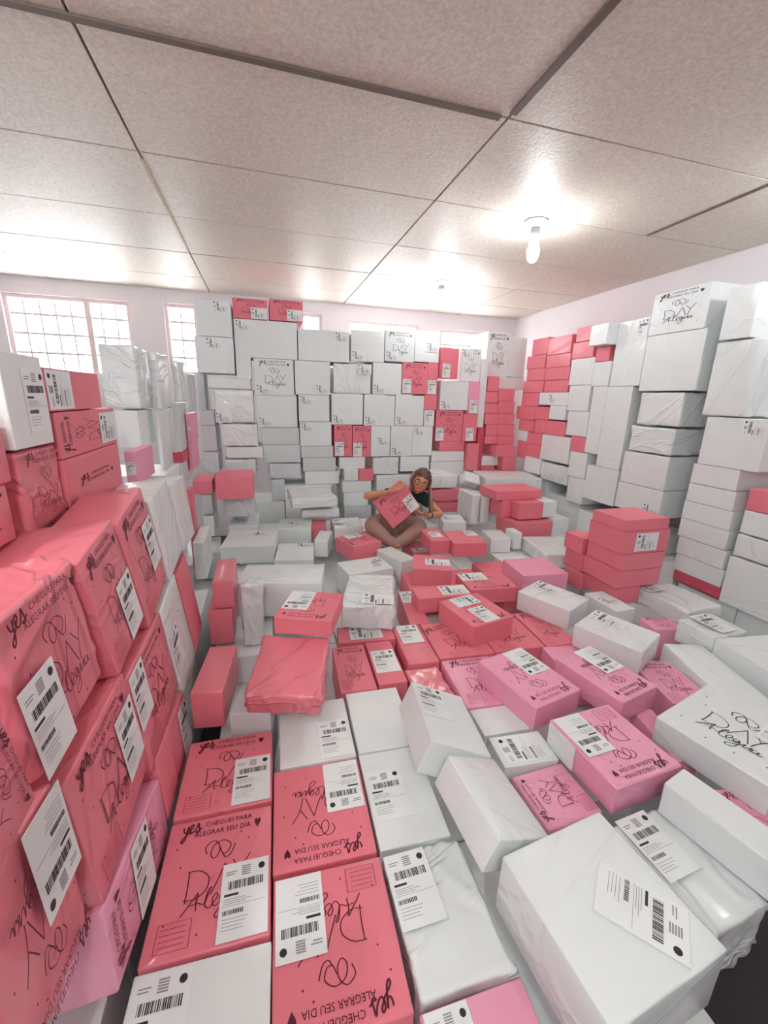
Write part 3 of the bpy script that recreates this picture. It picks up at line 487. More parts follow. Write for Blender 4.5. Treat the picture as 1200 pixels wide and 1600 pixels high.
 ('pink box, second down in narrow back wall column left of the leaning pink carton', 'p', (1.41, 3.665, 1.43), (1.571, -0.0, 0.0), (0.118, 0.128, 0.33), 0, None, None, None, None),
 ('white box, third down in narrow back wall column left of the leaning pink carton', 'w', (1.405, 3.665, 1.296), (1.571, -0.0, 0.0), (0.095, 0.136, 0.33), 0, None, ('tl', 0), None, None),
 ('labelled white box, bottom in narrow back wall column left of the leaning pink carton', 'w', (1.352, 3.665, 1.097), (1.571, -0.0, 0.0), (0.189, 0.258, 0.33), 0, None, ('tl', 90), None, None),
 ('leaning pink box with pale label atop the back wall stacks, before window', 'p', (1.554, 3.517, 1.758), (1.571, 0.009, 0.119), (0.158, 0.249, 0.1), 0, None, ('bl', 0), None, None),
 ('white box, next to the leaning pink carton, dark writing on front', 'w', (1.764, 3.665, 1.756), (1.571, -0.0, 0.0), (0.201, 0.273, 0.33), 0, 0, ('tl', 90), None, None),
 ('labelled white box, top in back wall column under the leaning pink carton', 'w', (1.633, 3.665, 1.494), (1.571, -0.0, 0.0), (0.268, 0.247, 0.33), 0, None, ('bl', 90), None, None),
 ('labelled pink box, second down in back wall column under the leaning pink carton', 'p', (1.601, 3.665, 1.232), (1.571, -0.0, 0.0), (0.258, 0.271, 0.33), 0, 0, ('bl', 0), None, None),
 ('pink box, third down in back wall column under the leaning pink carton', 'p', (1.644, 3.665, 1.051), (1.571, -0.0, 0.0), (0.247, 0.088, 0.33), 1, None, None, None, None),
 ('white box, fourth down in back wall column under the leaning pink carton', 'w', (1.61, 3.665, 0.959), (1.571, -0.0, 0.0), (0.321, 0.091, 0.33), 0, None, None, None, None),
 ('white box, bottom in back wall column under the leaning pink carton', 'w', (1.611, 3.665, 0.854), (1.571, -0.0, 0.0), (0.332, 0.114, 0.33), 1, None, None, None, None),
 ('labelled magenta-pink box, top in narrow pink column right of the leaning pink carton', 'm', (1.817, 3.645, 1.48), (1.571, -0.0, 0.0), (0.097, 0.274, 0.33), 0, None, ('b', 0), None, None),
 ('labelled pink box, second down in narrow pink column right of the leaning pink carton', 'p', (1.8, 3.645, 1.219), (1.571, -0.0, 0.0), (0.136, 0.243, 0.33), 0, None, ('b', 0), None, None),
 ('pink box, bottom in narrow pink column right of the leaning pink carton', 'p', (1.835, 3.615, 0.957), (1.571, -0.0, 0.0), (0.114, 0.247, 0.33), 1, None, None, None, None),
 ('white box, tall thin strip right of the narrow pink column', 'w', (1.905, 3.6, 1.518), (1.571, -0.0, 0.0), (0.07, 0.591, 0.2), 0, None, None, None, None),
 ('deep pink box, deep pink sliver under the tall thin white strip', 'r', (1.925, 3.6, 1.019), (1.571, -0.0, 0.0), (0.062, 0.403, 0.2), 0, None, None, None, None),
 ('white box, left of two tall white boxes in the corner', 'w', (2.083, 3.765, 1.866), (1.571, -0.0, 0.0), (0.233, 0.384, 0.33), 1, 0, None, None, None),
 ('white box, right of two tall white boxes in the corner', 'w', (2.287, 3.765, 1.852), (1.571, -0.0, 0.0), (0.172, 0.344, 0.33), 1, None, None, None, None),
 ('white box, shallow white box under the two tall corner boxes', 'w', (2.219, 3.715, 1.62), (1.571, -0.0, 0.0), (0.256, 0.103, 0.33), 1, None, None, None, None),
 ('pink box, top in left column of the corner pink block', 'p', (2.008, 3.65, 1.606), (1.571, -0.0, 0.0), (0.113, 0.131, 0.3), 1, None, None, None, None),
 ('pink box, second down in left column of the corner pink block', 'p', (2.004, 3.65, 1.489), (1.571, -0.0, 0.0), (0.125, 0.098, 0.3), 1, None, None, None, None),
 ('pink box, third down in left column of the corner pink block', 'p', (2.01, 3.65, 1.393), (1.571, -0.0, 0.0), (0.135, 0.088, 0.3), 1, None, None, None, None),
 ('pink box, fourth down in left column of the corner pink block', 'p', (2.021, 3.65, 1.299), (1.571, -0.0, 0.0), (0.138, 0.095, 0.3), 1, None, None, None, None),
 ('pink box, fifth down in left column of the corner pink block', 'p', (2.033, 3.65, 1.198), (1.571, -0.0, 0.0), (0.121, 0.103, 0.3), 1, None, None, None, None),
 ('pink box, bottom in left column of the corner pink block', 'p', (2.036, 3.65, 1.107), (1.571, -0.0, 0.0), (0.135, 0.074, 0.3), 1, None, None, None, None),
 ('pink box, top in right column of the corner pink block', 'p', (2.151, 3.65, 1.513), (1.571, -0.0, 0.0), (0.164, 0.106, 0.3), 1, None, None, None, None),
 ('pink box, second down in right column of the corner pink block', 'p', (2.162, 3.65, 1.405), (1.571, -0.0, 0.0), (0.167, 0.106, 0.3), 1, None, None, None, None),
 ('pink box, third down in right column of the corner pink block', 'p', (2.174, 3.65, 1.301), (1.571, -0.0, 0.0), (0.169, 0.096, 0.3), 1, None, None, None, None),
 ('pink box, fourth down in right column of the corner pink block', 'p', (2.183, 3.65, 1.199), (1.571, -0.0, 0.0), (0.176, 0.104, 0.3), 1, None, None, None, None),
 ('pink box, bottom in right column of the corner pink block', 'p', (2.194, 3.65, 1.104), (1.571, -0.0, 0.0), (0.177, 0.081, 0.3), 1, None, None, None, None),
 ('white box, small white one below the corner pink block', 'w', (2.046, 3.65, 0.914), (1.571, -0.0, 0.0), (0.174, 0.089, 0.3), 1, None, None, None, None),
 ('pink box, small pink one under the little white corner box', 'p', (2.03, 3.65, 0.829), (1.571, -0.0, 0.0), (0.14, 0.077, 0.3), 0, None, None, None, None),
 ('pink box, top in two pink at the foot of the corner', 'p', (2.15, 3.57, 1.011), (1.571, -0.0, 0.0), (0.205, 0.101, 0.3), 0, None, None, None, None),
 ('pink box, bottom in two pink at the foot of the corner', 'p', (2.202, 3.57, 0.889), (1.571, -0.0, 0.0), (0.134, 0.14, 0.3), 0, None, None, None, None),
 ('pink box, top in far pink column of the right wall', 'p', (2.465, 3.295, 1.916), (1.571, -0.0, -1.571), (0.215, 0.131, 0.33), 1, None, None, None, None),
 ('pink box, second down in far pink column of the right wall', 'p', (2.465, 3.329, 1.794), (1.571, -0.0, -1.571), (0.264, 0.108, 0.33), 1, None, None, None, None),
 ('pink box, third down in far pink column of the right wall', 'p', (2.465, 3.312, 1.689), (1.571, -0.0, -1.571), (0.255, 0.099, 0.33), 1, None, None, None, None),
 ('pink box, fourth down in far pink column of the right wall', 'p', (2.465, 3.331, 1.588), (1.571, -0.0, -1.571), (0.295, 0.099, 0.33), 1, None, None, None, None),
 ('pink box, fifth down in far pink column of the right wall', 'p', (2.465, 3.355, 1.479), (1.571, -0.0, -1.571), (0.247, 0.113, 0.33), 1, None, None, None, None),
 ('pink box, sixth down in far pink column of the right wall', 'p', (2.465, 3.4, 1.361), (1.571, -0.0, -1.571), (0.275, 0.118, 0.33), 1, None, None, None, None),
 ('pink box, bottom in far pink column of the right wall', 'p', (2.465, 3.366, 1.251), (1.571, -0.0, -1.571), (0.232, 0.096, 0.33), 1, None, None, None, None),
 ('white box, little white one low in the far pink right-wall column', 'w', (2.465, 3.405, 1.156), (1.571, -0.0, -1.571), (0.15, 0.09, 0.33), 0, None, None, None, None),
 ('pink box, pink one beside the little white one, right wall', 'p', (2.465, 3.218, 1.145), (1.571, -0.0, -1.571), (0.201, 0.102, 0.33), 0, None, None, None, None),
 ('pink box, left of the lowest far pink pair on right wall', 'p', (2.465, 3.392, 1.032), (1.571, -0.0, -1.571), (0.14, 0.154, 0.33), 0, None, None, None, None),
 ('pink box, right of the lowest far pink pair on right wall', 'p', (2.465, 3.217, 1.038), (1.571, -0.0, -1.571), (0.206, 0.108, 0.33), 0, None, None, None, None),
 ('white box, plain one at the foot of the far pink right-wall column', 'w', (2.465, 3.208, 0.914), (1.571, -0.0, -1.571), (0.227, 0.136, 0.33), 0, None, None, None, None),
 ('pink box, top in second pink column of the right wall', 'p', (2.465, 3.043, 1.9), (1.571, -0.0, -1.571), (0.285, 0.132, 0.33), 1, None, None, None, None),
 ('pink box, second down in second pink column of the right wall', 'p', (2.465, 3.035, 1.783), (1.571, -0.0, -1.571), (0.294, 0.098, 0.33), 1, None, None, None, None),
 ('pink box, third down in second pink column of the right wall', 'p', (2.465, 3.031, 1.684), (1.571, -0.0, -1.571), (0.3, 0.097, 0.33), 1, None, None, None, None),
 ('pink box, fourth down in second pink column of the right wall', 'p', (2.465, 3.022, 1.586), (1.571, -0.0, -1.571), (0.299, 0.093, 0.33), 1, None, None, None, None),
 ('labelled white box, fifth down in second pink column of the right wall', 'w', (2.465, 3.038, 1.488), (1.571, -0.0, -1.571), (0.366, 0.1, 0.33), 0, None, ('c', 90), None, None),
 ('pink box, sixth down in second pink column of the right wall', 'p', (2.465, 3.038, 1.255), (1.571, -0.0, -1.571), (0.397, 0.114, 0.33), 1, None, None, None, None),
 ('white box, seventh down in second pink column of the right wall', 'w', (2.465, 2.937, 1.09), (1.571, -0.0, -1.571), (0.353, 0.211, 0.33), 1, None, None, None, None),
 ('bagged white box, bottom in second pink column of the right wall', 'w', (2.465, 2.917, 0.889), (1.571, -0.0, -1.571), (0.35, 0.161, 0.33), 2, None, None, None, None),
 ('pink box, pink half beside a white one, second right-wall column', 'p', (2.465, 3.16, 1.367), (1.571, -0.0, -1.571), (0.2, 0.106, 0.33), 0, None, None, None, None),
 ('white box, white half beside a pink one, second right-wall column', 'w', (2.465, 2.96, 1.38), (1.571, -0.0, -1.571), (0.197, 0.112, 0.33), 0, None, None, None, None),
 ('pink box, top in third column of the right wall, small square whites', 'p', (2.465, 2.781, 1.949), (1.571, -0.0, -1.571), (0.151, 0.099, 0.33), 1, None, None, None, None),
 ('pink box, second down in third column of the right wall, small square whites', 'p', (2.465, 2.767, 1.839), (1.571, -0.0, -1.571), (0.222, 0.116, 0.33), 1, None, None, None, None),
 ('white box, third down in third column of the right wall, small square whites', 'w', (2.465, 2.749, 1.684), (1.571, -0.0, -1.571), (0.244, 0.19, 0.33), 1, None, None, None, None),
 ('white box, fourth down in third column of the right wall, small square whites', 'w', (2.465, 2.741, 1.494), (1.571, -0.0, -1.571), (0.225, 0.186, 0.33), 1, None, None, None, None),
 ('white box, fifth down in third column of the right wall, small square whites', 'w', (2.465, 2.717, 1.307), (1.571, -0.0, -1.571), (0.222, 0.183, 0.33), 1, None, None, None, None),
 ('pink box, sixth down in third column of the right wall, small square whites', 'p', (2.465, 2.678, 1.157), (1.571, -0.0, -1.571), (0.152, 0.112, 0.33), 0, None, None, None, None),
 ('white box, seventh down in third column of the right wall, small square whites', 'w', (2.465, 2.65, 1.002), (1.571, -0.0, -1.571), (0.181, 0.193, 0.33), 1, None, None, None, None),
 ('white box, bottom in third column of the right wall, small square whites', 'w', (2.465, 2.633, 0.807), (1.571, -0.0, -1.571), (0.176, 0.192, 0.33), 1, None, None, None, None),
 ('white box, jutting white one near the top of the right wall', 'w', (2.41, 2.539, 1.91), (1.571, -0.0, -1.571), (0.158, 0.133, 0.38), 1, None, None, None, None),
 ('pink box, small pink one right below the jutting white one', 'p', (2.465, 2.562, 1.793), (1.571, -0.0, -1.571), (0.126, 0.098, 0.33), 0, None, None, None, None),
 ('labelled white box, top in fourth column of the right wall', 'w', (2.465, 2.336, 1.776), (1.571, -0.0, -1.571), (0.243, 0.405, 0.33), 1, None, ('tr', 0), None, None),
 ('white box, second down in fourth column of the right wall', 'w', (2.465, 2.547, 1.66), (1.571, -0.0, -1.571), (0.158, 0.163, 0.33), 0, None, None, None, None),
 ('white box, third down in fourth column of the right wall', 'w', (2.465, 2.534, 1.34), (1.571, -0.0, -1.571), (0.132, 0.473, 0.33), 1, None, None, None, None),
 ('white box, fourth down in fourth column of the right wall', 'w', (2.465, 2.361, 1.297), (1.571, -0.0, -1.571), (0.21, 0.549, 0.33), 1, None, None, None, None),
 ('white box, fifth down in fourth column of the right wall', 'w', (2.465, 2.398, 0.896), (1.571, -0.0, -1.571), (0.291, 0.249, 0.33), 1, None, None, None, None),
 ('white box, bottom in fourth column of the right wall', 'w', (2.465, 2.396, 0.59), (1.571, -0.0, -1.571), (0.321, 0.169, 0.33), 1, None, None, None, None),
 ('white box, top in fifth, tallest column of the right wall', 'w', (2.465, 2.039, 1.979), (1.571, -0.0, -1.571), (0.348, 0.229, 0.33), 1, 0, None, None, None),
 ('white box, second down in fifth, tallest column of the right wall', 'w', (2.465, 2.026, 1.701), (1.571, -0.0, -1.571), (0.369, 0.322, 0.33), 1, None, None, None, None),
 ('bagged white box, third down in fifth, tallest column of the right wall', 'w', (2.465, 2.043, 1.435), (1.571, -0.0, -1.571), (0.302, 0.205, 0.33), 2, None, None, None, None),
 ('bagged white box, fourth down in fifth, tallest column of the right wall', 'w', (2.465, 2.062, 1.247), (1.571, -0.0, -1.571), (0.315, 0.168, 0.33), 2, None, None, None, None),
 ('white box, fifth down in fifth, tallest column of the right wall', 'w', (2.465, 2.067, 1.059), (1.571, -0.0, -1.571), (0.329, 0.203, 0.33), 1, None, None, None, None),
 ('labelled white box, sixth down in fifth, tallest column of the right wall', 'w', (2.465, 2.068, 0.868), (1.571, -0.0, -1.571), (0.339, 0.174, 0.33), 1, None, ('br', 90), None, None),
 ('white box, bottom in fifth, tallest column of the right wall', 'w', (2.465, 2.065, 0.603), (1.571, -0.0, -1.571), (0.326, 0.132, 0.33), 1, None, None, None, None),
 ('white box, top in shaded column right of the tallest one', 'w', (2.465, 1.693, 1.912), (1.571, -0.0, -1.571), (0.15, 0.247, 0.33), 1, None, None, None, None),
 ('bagged white box, second down in shaded column right of the tallest one', 'w', (2.465, 1.668, 1.596), (1.571, -0.0, -1.571), (0.229, 0.381, 0.33), 2, None, None, None, None),
 ('labelled white box, third down in shaded column right of the tallest one', 'w', (2.465, 1.582, 1.278), (1.571, -0.0, -1.571), (0.305, 0.251, 0.33), 0, None, ('tr', 90), None, None),
 ('white box, fourth down in shaded column right of the tallest one', 'w', (2.465, 1.63, 1.096), (1.571, -0.0, -1.571), (0.243, 0.108, 0.33), 0, None, None, None, None),
 ('white box, fifth down in shaded column right of the tallest one', 'w', (2.465, 1.627, 0.989), (1.571, -0.0, -1.571), (0.253, 0.1, 0.33), 0, None, None, None, None),
 ('white box, sixth down in shaded column right of the tallest one', 'w', (2.465, 1.625, 0.886), (1.571, -0.0, -1.571), (0.264, 0.102, 0.33), 0, None, None, None, None),
 ('white box, seventh down in shaded column right of the tallest one', 'w', (2.465, 1.622, 0.781), (1.571, -0.0, -1.571), (0.268, 0.104, 0.33), 0, None, None, None, None),
 ('white box, eighth down in shaded column right of the tallest one', 'w', (2.465, 1.61, 0.675), (1.571, -0.0, -1.571), (0.265, 0.102, 0.33), 1, None, None, None, None),
 ('white box, ninth down in shaded column right of the tallest one', 'w', (2.465, 1.602, 0.573), (1.571, -0.0, -1.571), (0.27, 0.098, 0.33), 1, None, None, None, None),
 ('deep pink box, bottom in shaded column right of the tallest one', 'r', (2.465, 1.593, 0.493), (1.571, -0.0, -1.571), (0.269, 0.057, 0.33), 0, None, None, None, None),
 ('pink box, top in column at the right frame edge', 'p', (2.465, 1.33, 1.019), (1.571, -0.0, -1.571), (0.229, 0.108, 0.33), 1, None, None, None, None),
 ('white box, second down in column at the right frame edge', 'w', (2.465, 1.326, 0.904), (1.571, -0.0, -1.571), (0.236, 0.118, 0.33), 1, None, None, None, None),
 ('bagged white box, third down in column at the right frame edge', 'w', (2.465, 1.329, 0.778), (1.571, -0.0, -1.571), (0.259, 0.128, 0.33), 2, None, None, None, None),
 ('white box, bottom in column at the right frame edge', 'w', (2.465, 1.306, 0.584), (1.571, -0.0, -1.571), (0.302, 0.256, 0.33), 1, None, None, None, None),
 ('pink box, top in freestanding pink stack before the right wall', 'p', (1.834, 1.67, 0.875), (1.571, -0.0, 0.0), (0.277, 0.059, 0.22), 0, None, None, None, None),
 ('labelled pink box, second down in freestanding pink stack before the right wall', 'p', (1.848, 1.68, 0.784), (1.571, -0.0, 0.0), (0.288, 0.119, 0.24), 0, None, ('cx', 90), None, None),
 ('pink box, third down in freestanding pink stack before the right wall', 'p', (1.853, 1.68, 0.677), (1.571, -0.0, 0.0), (0.276, 0.089, 0.24), 1, None, None, None, None),
 ('pink box, fourth down in freestanding pink stack before the right wall', 'p', (1.843, 1.68, 0.584), (1.571, -0.0, 0.0), (0.283, 0.093, 0.24), 0, None, None, None, None),
 ('pink box, bottom in freestanding pink stack before the right wall', 'p', (1.8, 1.68, 0.489), (1.571, -0.0, 0.0), (0.139, 0.093, 0.24), 0, None, None, None, None),
 ('pink box, top in left annex of the freestanding pink stack, rear', 'p', (1.765, 1.905, 0.669), (1.571, -0.0, 0.0), (0.113, 0.095, 0.15), 0, None, None, None, None),
 ('pink box, second down in left annex of the freestanding pink stack, rear', 'p', (1.79, 1.905, 0.566), (1.571, -0.0, 0.0), (0.126, 0.107, 0.15), 0, None, None, None, None),
 ('pink box, bottom in left annex of the freestanding pink stack, rear', 'p', (1.812, 1.875, 0.462), (1.571, -0.0, 0.0), (0.193, 0.096, 0.15), 0, None, None, None, None),
 ('bagged white box, top in small stack right behind the person', 'w', (1.408, 3.25, 0.805), (1.571, -0.0, 0.0), (0.244, 0.119, 0.3), 2, None, None, None, None),
 ('bagged pink box, second down in small stack right behind the person', 'p', (1.453, 3.25, 0.688), (1.571, -0.0, 0.0), (0.318, 0.112, 0.3), 2, None, None, None, None),
 ('pink box, third down in small stack right behind the person', 'p', (1.467, 3.25, 0.588), (1.571, -0.0, 0.0), (0.231, 0.083, 0.3), 0, None, None, None, None),
 ('white box, bottom in small stack right behind the person', 'w', (1.471, 3.25, 0.497), (1.571, -0.0, 0.0), (0.251, 0.095, 0.3), 0, None, None, None, None),
 ('white box with pale green label at the person elbow', 'w', (1.374, 2.838, 0.51), (0.0, -0.0, -0.231), (0.176, 0.215, 0.12), 0, None, ('l', 90), None, None),
 ('tilted white bag leaning between stacks, right of person', 'w', (1.627, 3.076, 0.818), (0.87, 0.295, -0.043), (0.152, 0.103, 0.1), 2, None, None, None, None),
 ('broad white box topping the short stack right of person', 'w', (2.055, 3.223, 0.78), (0.0, -0.0, -0.208), (0.493, 0.391, 0.1), 1, None, None, None, None),
 ('bagged white box, striped white column between the person and pink trio', 'w', (1.608, 2.875, 0.648), (1.571, -0.0, 0.0), (0.082, 0.221, 0.25), 2, None, None, None, None),
 ('bagged white box, grey-pink bag column right of the person', 'w', (1.526, 2.875, 0.655), (1.571, -0.0, 0.0), (0.077, 0.243, 0.25), 2, None, None, None, None),
 ('pink box, top in pink group before the right wall corner', 'p', (1.791, 2.725, 0.793), (1.571, -0.0, 0.0), (0.386, 0.065, 0.25), 0, None, None, None, None),
 ('pink box, pink one below-left in the corner group', 'p', (1.689, 2.725, 0.693), (1.571, -0.0, 0.0), (0.077, 0.13, 0.25), 0, None, None, None, None),
 ('pink box, second down in pink group before the right wall corner', 'p', (1.831, 2.625, 0.696), (1.571, -0.0, 0.0), (0.203, 0.124, 0.25), 1, None, None, None, None),
 ('pink box, bottom in pink group before the right wall corner', 'p', (1.835, 2.575, 0.569), (1.571, -0.0, 0.0), (0.315, 0.115, 0.25), 1, None, None, None, None),
 ('white box, white end beside the middle pink of corner group', 'w', (1.99, 2.6, 0.7), (1.571, -0.0, 0.0), (0.112, 0.117, 0.2), 0, None, None, None, None),
 ('white box, white end beside the lowest pink of corner group', 'w', (2.062, 2.55, 0.576), (1.571, -0.0, 0.0), (0.135, 0.127, 0.2), 0, None, None, None, None),
 ('white box right of the wide pink one before person', 'w', (1.542, 2.465, 0.5), (-0.0, 0.0, -0.174), (0.144, 0.198, 0.1), 1, None, None, None, None),
 ('white box, tiny upright white one right of the flat white box', 'w', (1.647, 2.41, 0.53), (1.571, -0.0, 0.0), (0.057, 0.118, 0.12), 0, None, None, None, None),
 ('layered white box left of the freestanding pink stack', 'w', (1.827, 2.199, 0.5), (0.0, -0.0, -0.151), (0.313, 0.375, 0.1), 2, None, None, None, None),
 ('pink carton held up at an angle by the seated person', 'p', (0.864, 2.679, 0.743), (1.373, 0.918, -0.158), (0.227, 0.251, 0.06), 0, 90, ('tr', 90), None, None),
 ('white box wedged low between left stack end and the upright white one', 'w', (-0.553, 2.853, 0.376), (0.0, -0.0, 0.009), (0.187, 0.601, 0.148), 0, None, None, None, None),
 ('white box, plain one in the gap beyond the left foreground stack end', 'w', (-0.36, 2.4, 0.591), (1.571, -0.0, 0.0), (0.055, 0.21, 0.3), 1, None, None, None, None),
 ('tan-sided white box tilted on its edge, farther of two', 'w', (0.457, 0.915, 0.521), (-0.058, 0.394, -0.151), (0.18, 0.252, 0.1), 0, None, ('tl', 0), None, None),
 ('film-wrapped white box tilted on its edge, nearer of two', 'w', (0.467, 0.66, 0.526), (0.039, 0.396, 0.1), (0.155, 0.214, 0.085), 1, None, None, None, None),
 ('largest nearest white box with barcode label, bottom right', 'w', (0.554, 0.407, 0.52), (0.0, 0.0, 0.108), (0.26, 0.256, 0.14), 1, None, ('brx', 215), None, None),
 ('white bagged box with label, behind the largest nearest white box', 'w', (0.873, 0.482, 0.385), (0.0, -0.0, 0.074), (0.179, 0.245, 0.16), 2, None, ('tl', 0), None, None),
 ('long narrow white box at right edge with faint print', 'w', (0.98, 0.468, 0.514), (-0.0, 0.0, -1.335), (0.265, 0.089, 0.092), 0, None, None, None, None),
 ('large white box with black logo at the right edge', 'w', (1.298, 0.69, 0.495), (-0.0, -0.0, -1.324), (0.28, 0.316, 0.09), 1, 0, ('tr', 0), None, None),
 ('white carton buried beneath the layers of boxes, out of sight', 'w', (0.048, 0.504, 0.15), (0.0, -0.0, 0.0), (0.49, 0.502, 0.296), 0, None, None, 'cartons buried under the visible boxes', None),
 ('white carton buried beneath the layers of boxes, out of sight', 'w', (0.048, 1.012, 0.15), (0.0, -0.0, 0.0), (0.49, 0.502, 0.296), 0, None, None, 'cartons buried under the visible boxes', None),
 ('white carton buried beneath the layers of boxes, out of sight', 'w', (0.048, 1.521, 0.15), (0.0, -0.0, 0.0), (0.49, 0.502, 0.296), 0, None, None, 'cartons buried under the visible boxes', None),
 ('white carton buried beneath the layers of boxes, out of sight', 'w', (0.048, 2.029, 0.15), (0.0, -0.0, 0.0), (0.49, 0.502, 0.296), 0, None, None, 'cartons buried under the visible boxes', None),
 ('white carton buried beneath the layers of boxes, out of sight', 'w', (0.048, 2.537, 0.15), (0.0, -0.0, 0.0), (0.49, 0.502, 0.296), 0, None, None, 'cartons buried under the visible boxes', None),
 ('white carton buried beneath the layers of boxes, out of sight', 'w', (0.048, 3.046, 0.15), (0.0, -0.0, 0.0), (0.49, 0.502, 0.296), 0, None, None, 'cartons buried under the visible boxes', None),
 ('white carton buried beneath the layers of boxes, out of sight', 'w', (0.544, 0.504, 0.15), (0.0, -0.0, 0.0), (0.49, 0.502, 0.296), 0, None, None, 'cartons buried under the visible boxes', None),
 ('white carton buried beneath the layers of boxes, out of sight', 'w', (0.544, 1.012, 0.15), (0.0, -0.0, 0.0), (0.49, 0.502, 0.296), 0, None, None, 'cartons buried under the visible boxes', None),
 ('white carton buried beneath the layers of boxes, out of sight', 'w', (0.544, 1.521, 0.15), (0.0, -0.0, 0.0), (0.49, 0.502, 0.296), 0, None, None, 'cartons buried under the visible boxes', None),
 ('white carton buried beneath the layers of boxes, out of sight', 'w', (0.544, 2.029, 0.15), (0.0, -0.0, 0.0), (0.49, 0.502, 0.296), 0, None, None, 'cartons buried under the visible boxes', None),
 ('white carton buried beneath the layers of boxes, out of sight', 'w', (0.544, 2.537, 0.15), (0.0, -0.0, 0.0), (0.49, 0.502, 0.296), 0, None, None, 'cartons buried under the visible boxes', None),
 ('white carton buried beneath the layers of boxes, out of sight', 'w', (0.544, 3.046, 0.15), (0.0, -0.0, 0.0), (0.49, 0.502, 0.296), 0, None, None, 'cartons buried under the visible boxes', None),
 ('white carton buried beneath the layers of boxes, out of sight', 'w', (1.04, 1.012, 0.15), (0.0, -0.0, 0.0), (0.49, 0.502, 0.296), 0, None, None, 'cartons buried under the visible boxes', None),
 ('white carton buried beneath the layers of boxes, out of sight', 'w', (1.04, 1.521, 0.15), (0.0, -0.0, 0.0), (0.49, 0.502, 0.296), 0, None, None, 'cartons buried under the visible boxes', None),
 ('white carton buried beneath the layers of boxes, out of sight', 'w', (1.04, 2.029, 0.15), (0.0, -0.0, 0.0), (0.49, 0.502, 0.296), 0, None, None, 'cartons buried under the visible boxes', None),
 ('white carton buried beneath the layers of boxes, out of sight', 'w', (1.04, 2.537, 0.15), (0.0, -0.0, 0.0), (0.49, 0.502, 0.296), 0, None, None, 'cartons buried under the visible boxes', None),
 ('white carton buried beneath the layers of boxes, out of sight', 'w', (1.04, 3.046, 0.15), (0.0, -0.0, 0.0), (0.49, 0.502, 0.296), 0, None, None, 'cartons buried under the visible boxes', None),
 ('white carton buried beneath the layers of boxes, out of sight', 'w', (1.536, 1.012, 0.15), (0.0, -0.0, 0.0), (0.49, 0.502, 0.296), 0, None, None, 'cartons buried under the visible boxes', None),
 ('white carton buried beneath the layers of boxes, out of sight', 'w', (1.536, 1.521, 0.15), (0.0, -0.0, 0.0), (0.49, 0.502, 0.296), 0, None, None, 'cartons buried under the visible boxes', None),
 ('white carton buried beneath the layers of boxes, out of sight', 'w', (1.536, 2.029, 0.15), (0.0, -0.0, 0.0), (0.49, 0.502, 0.296), 0, None, None, 'cartons buried under the visible boxes', None),
 ('white carton buried beneath the layers of boxes, out of sight', 'w', (1.536, 2.537, 0.15), (0.0, -0.0, 0.0), (0.49, 0.502, 0.296), 0, None, None, 'cartons buried under the visible boxes', None),
 ('white carton buried beneath the layers of boxes, out of sight', 'w', (1.536, 3.046, 0.15), (0.0, -0.0, 0.0), (0.49, 0.502, 0.296), 0, None, None, 'cartons buried under the visible boxes', None),
 ('white carton buried beneath the layers of boxes, out of sight', 'w', (2.032, 1.012, 0.15), (0.0, -0.0, 0.0), (0.49, 0.502, 0.296), 0, None, None, 'cartons buried under the visible boxes', None),
 ('white carton buried beneath the layers of boxes, out of sight', 'w', (2.032, 1.521, 0.15), (0.0, -0.0, 0.0), (0.49, 0.502, 0.296), 0, None, None, 'cartons buried under the visible boxes', None),
 ('white carton buried beneath the layers of boxes, out of sight', 'w', (2.032, 2.029, 0.15), (0.0, -0.0, 0.0), (0.49, 0.502, 0.296), 0, None, None, 'cartons buried under the visible boxes', None),
 ('white carton buried beneath the layers of boxes, out of sight', 'w', (2.032, 2.537, 0.15), (0.0, -0.0, 0.0), (0.49, 0.502, 0.296), 0, None, None, 'cartons buried under the visible boxes', None),
 ('white carton buried beneath the layers of boxes, out of sight', 'w', (2.032, 3.046, 0.15), (0.0, -0.0, 0.0), (0.49, 0.502, 0.296), 0, None, None, 'cartons buried under the visible boxes', None),
 ('white carton buried beneath the layers of boxes, out of sight', 'w', (0.007, 2.129, 0.374), (0.0, -0.0, 0.0), (0.407, 0.352, 0.144), 0, None, None, 'cartons buried under the visible boxes', None),
 ('white carton buried beneath the layers of boxes, out of sight', 'w', (0.007, 3.201, 0.374), (0.0, -0.0, 0.0), (0.407, 0.351, 0.144), 0, None, None, 'cartons buried under the visible boxes', None),
 ('white carton buried beneath the layers of boxes, out of sight', 'w', (0.42, 3.201, 0.374), (0.0, -0.0, 0.0), (0.407, 0.351, 0.144), 0, None, None, 'cartons buried under the visible boxes', None),
 ('white carton buried beneath the layers of boxes, out of sight', 'w', (0.833, 3.201, 0.374), (0.0, -0.0, 0.0), (0.407, 0.351, 0.144), 0, None, None, 'cartons buried under the visible boxes', None),
 ('white carton buried beneath the layers of boxes, out of sight', 'w', (1.247, 3.201, 0.374), (0.0, -0.0, 0.0), (0.407, 0.351, 0.144), 0, None, None, 'cartons buried under the visible boxes', None),
 ('white carton buried beneath the layers of boxes, out of sight', 'w', (1.66, 2.129, 0.374), (0.0, -0.0, 0.0), (0.407, 0.352, 0.144), 0, None, None, 'cartons buried under the visible boxes', None),
 ('white carton buried beneath the layers of boxes, out of sight', 'w', (1.66, 2.486, 0.374), (0.0, -0.0, 0.0), (0.407, 0.351, 0.144), 0, None, None, 'cartons buried under the visible boxes', None),
 ('white carton buried beneath the layers of boxes, out of sight', 'w', (1.66, 2.844, 0.374), (0.0, -0.0, 0.0), (0.407, 0.351, 0.144), 0, None, None, 'cartons buried under the visible boxes', None),
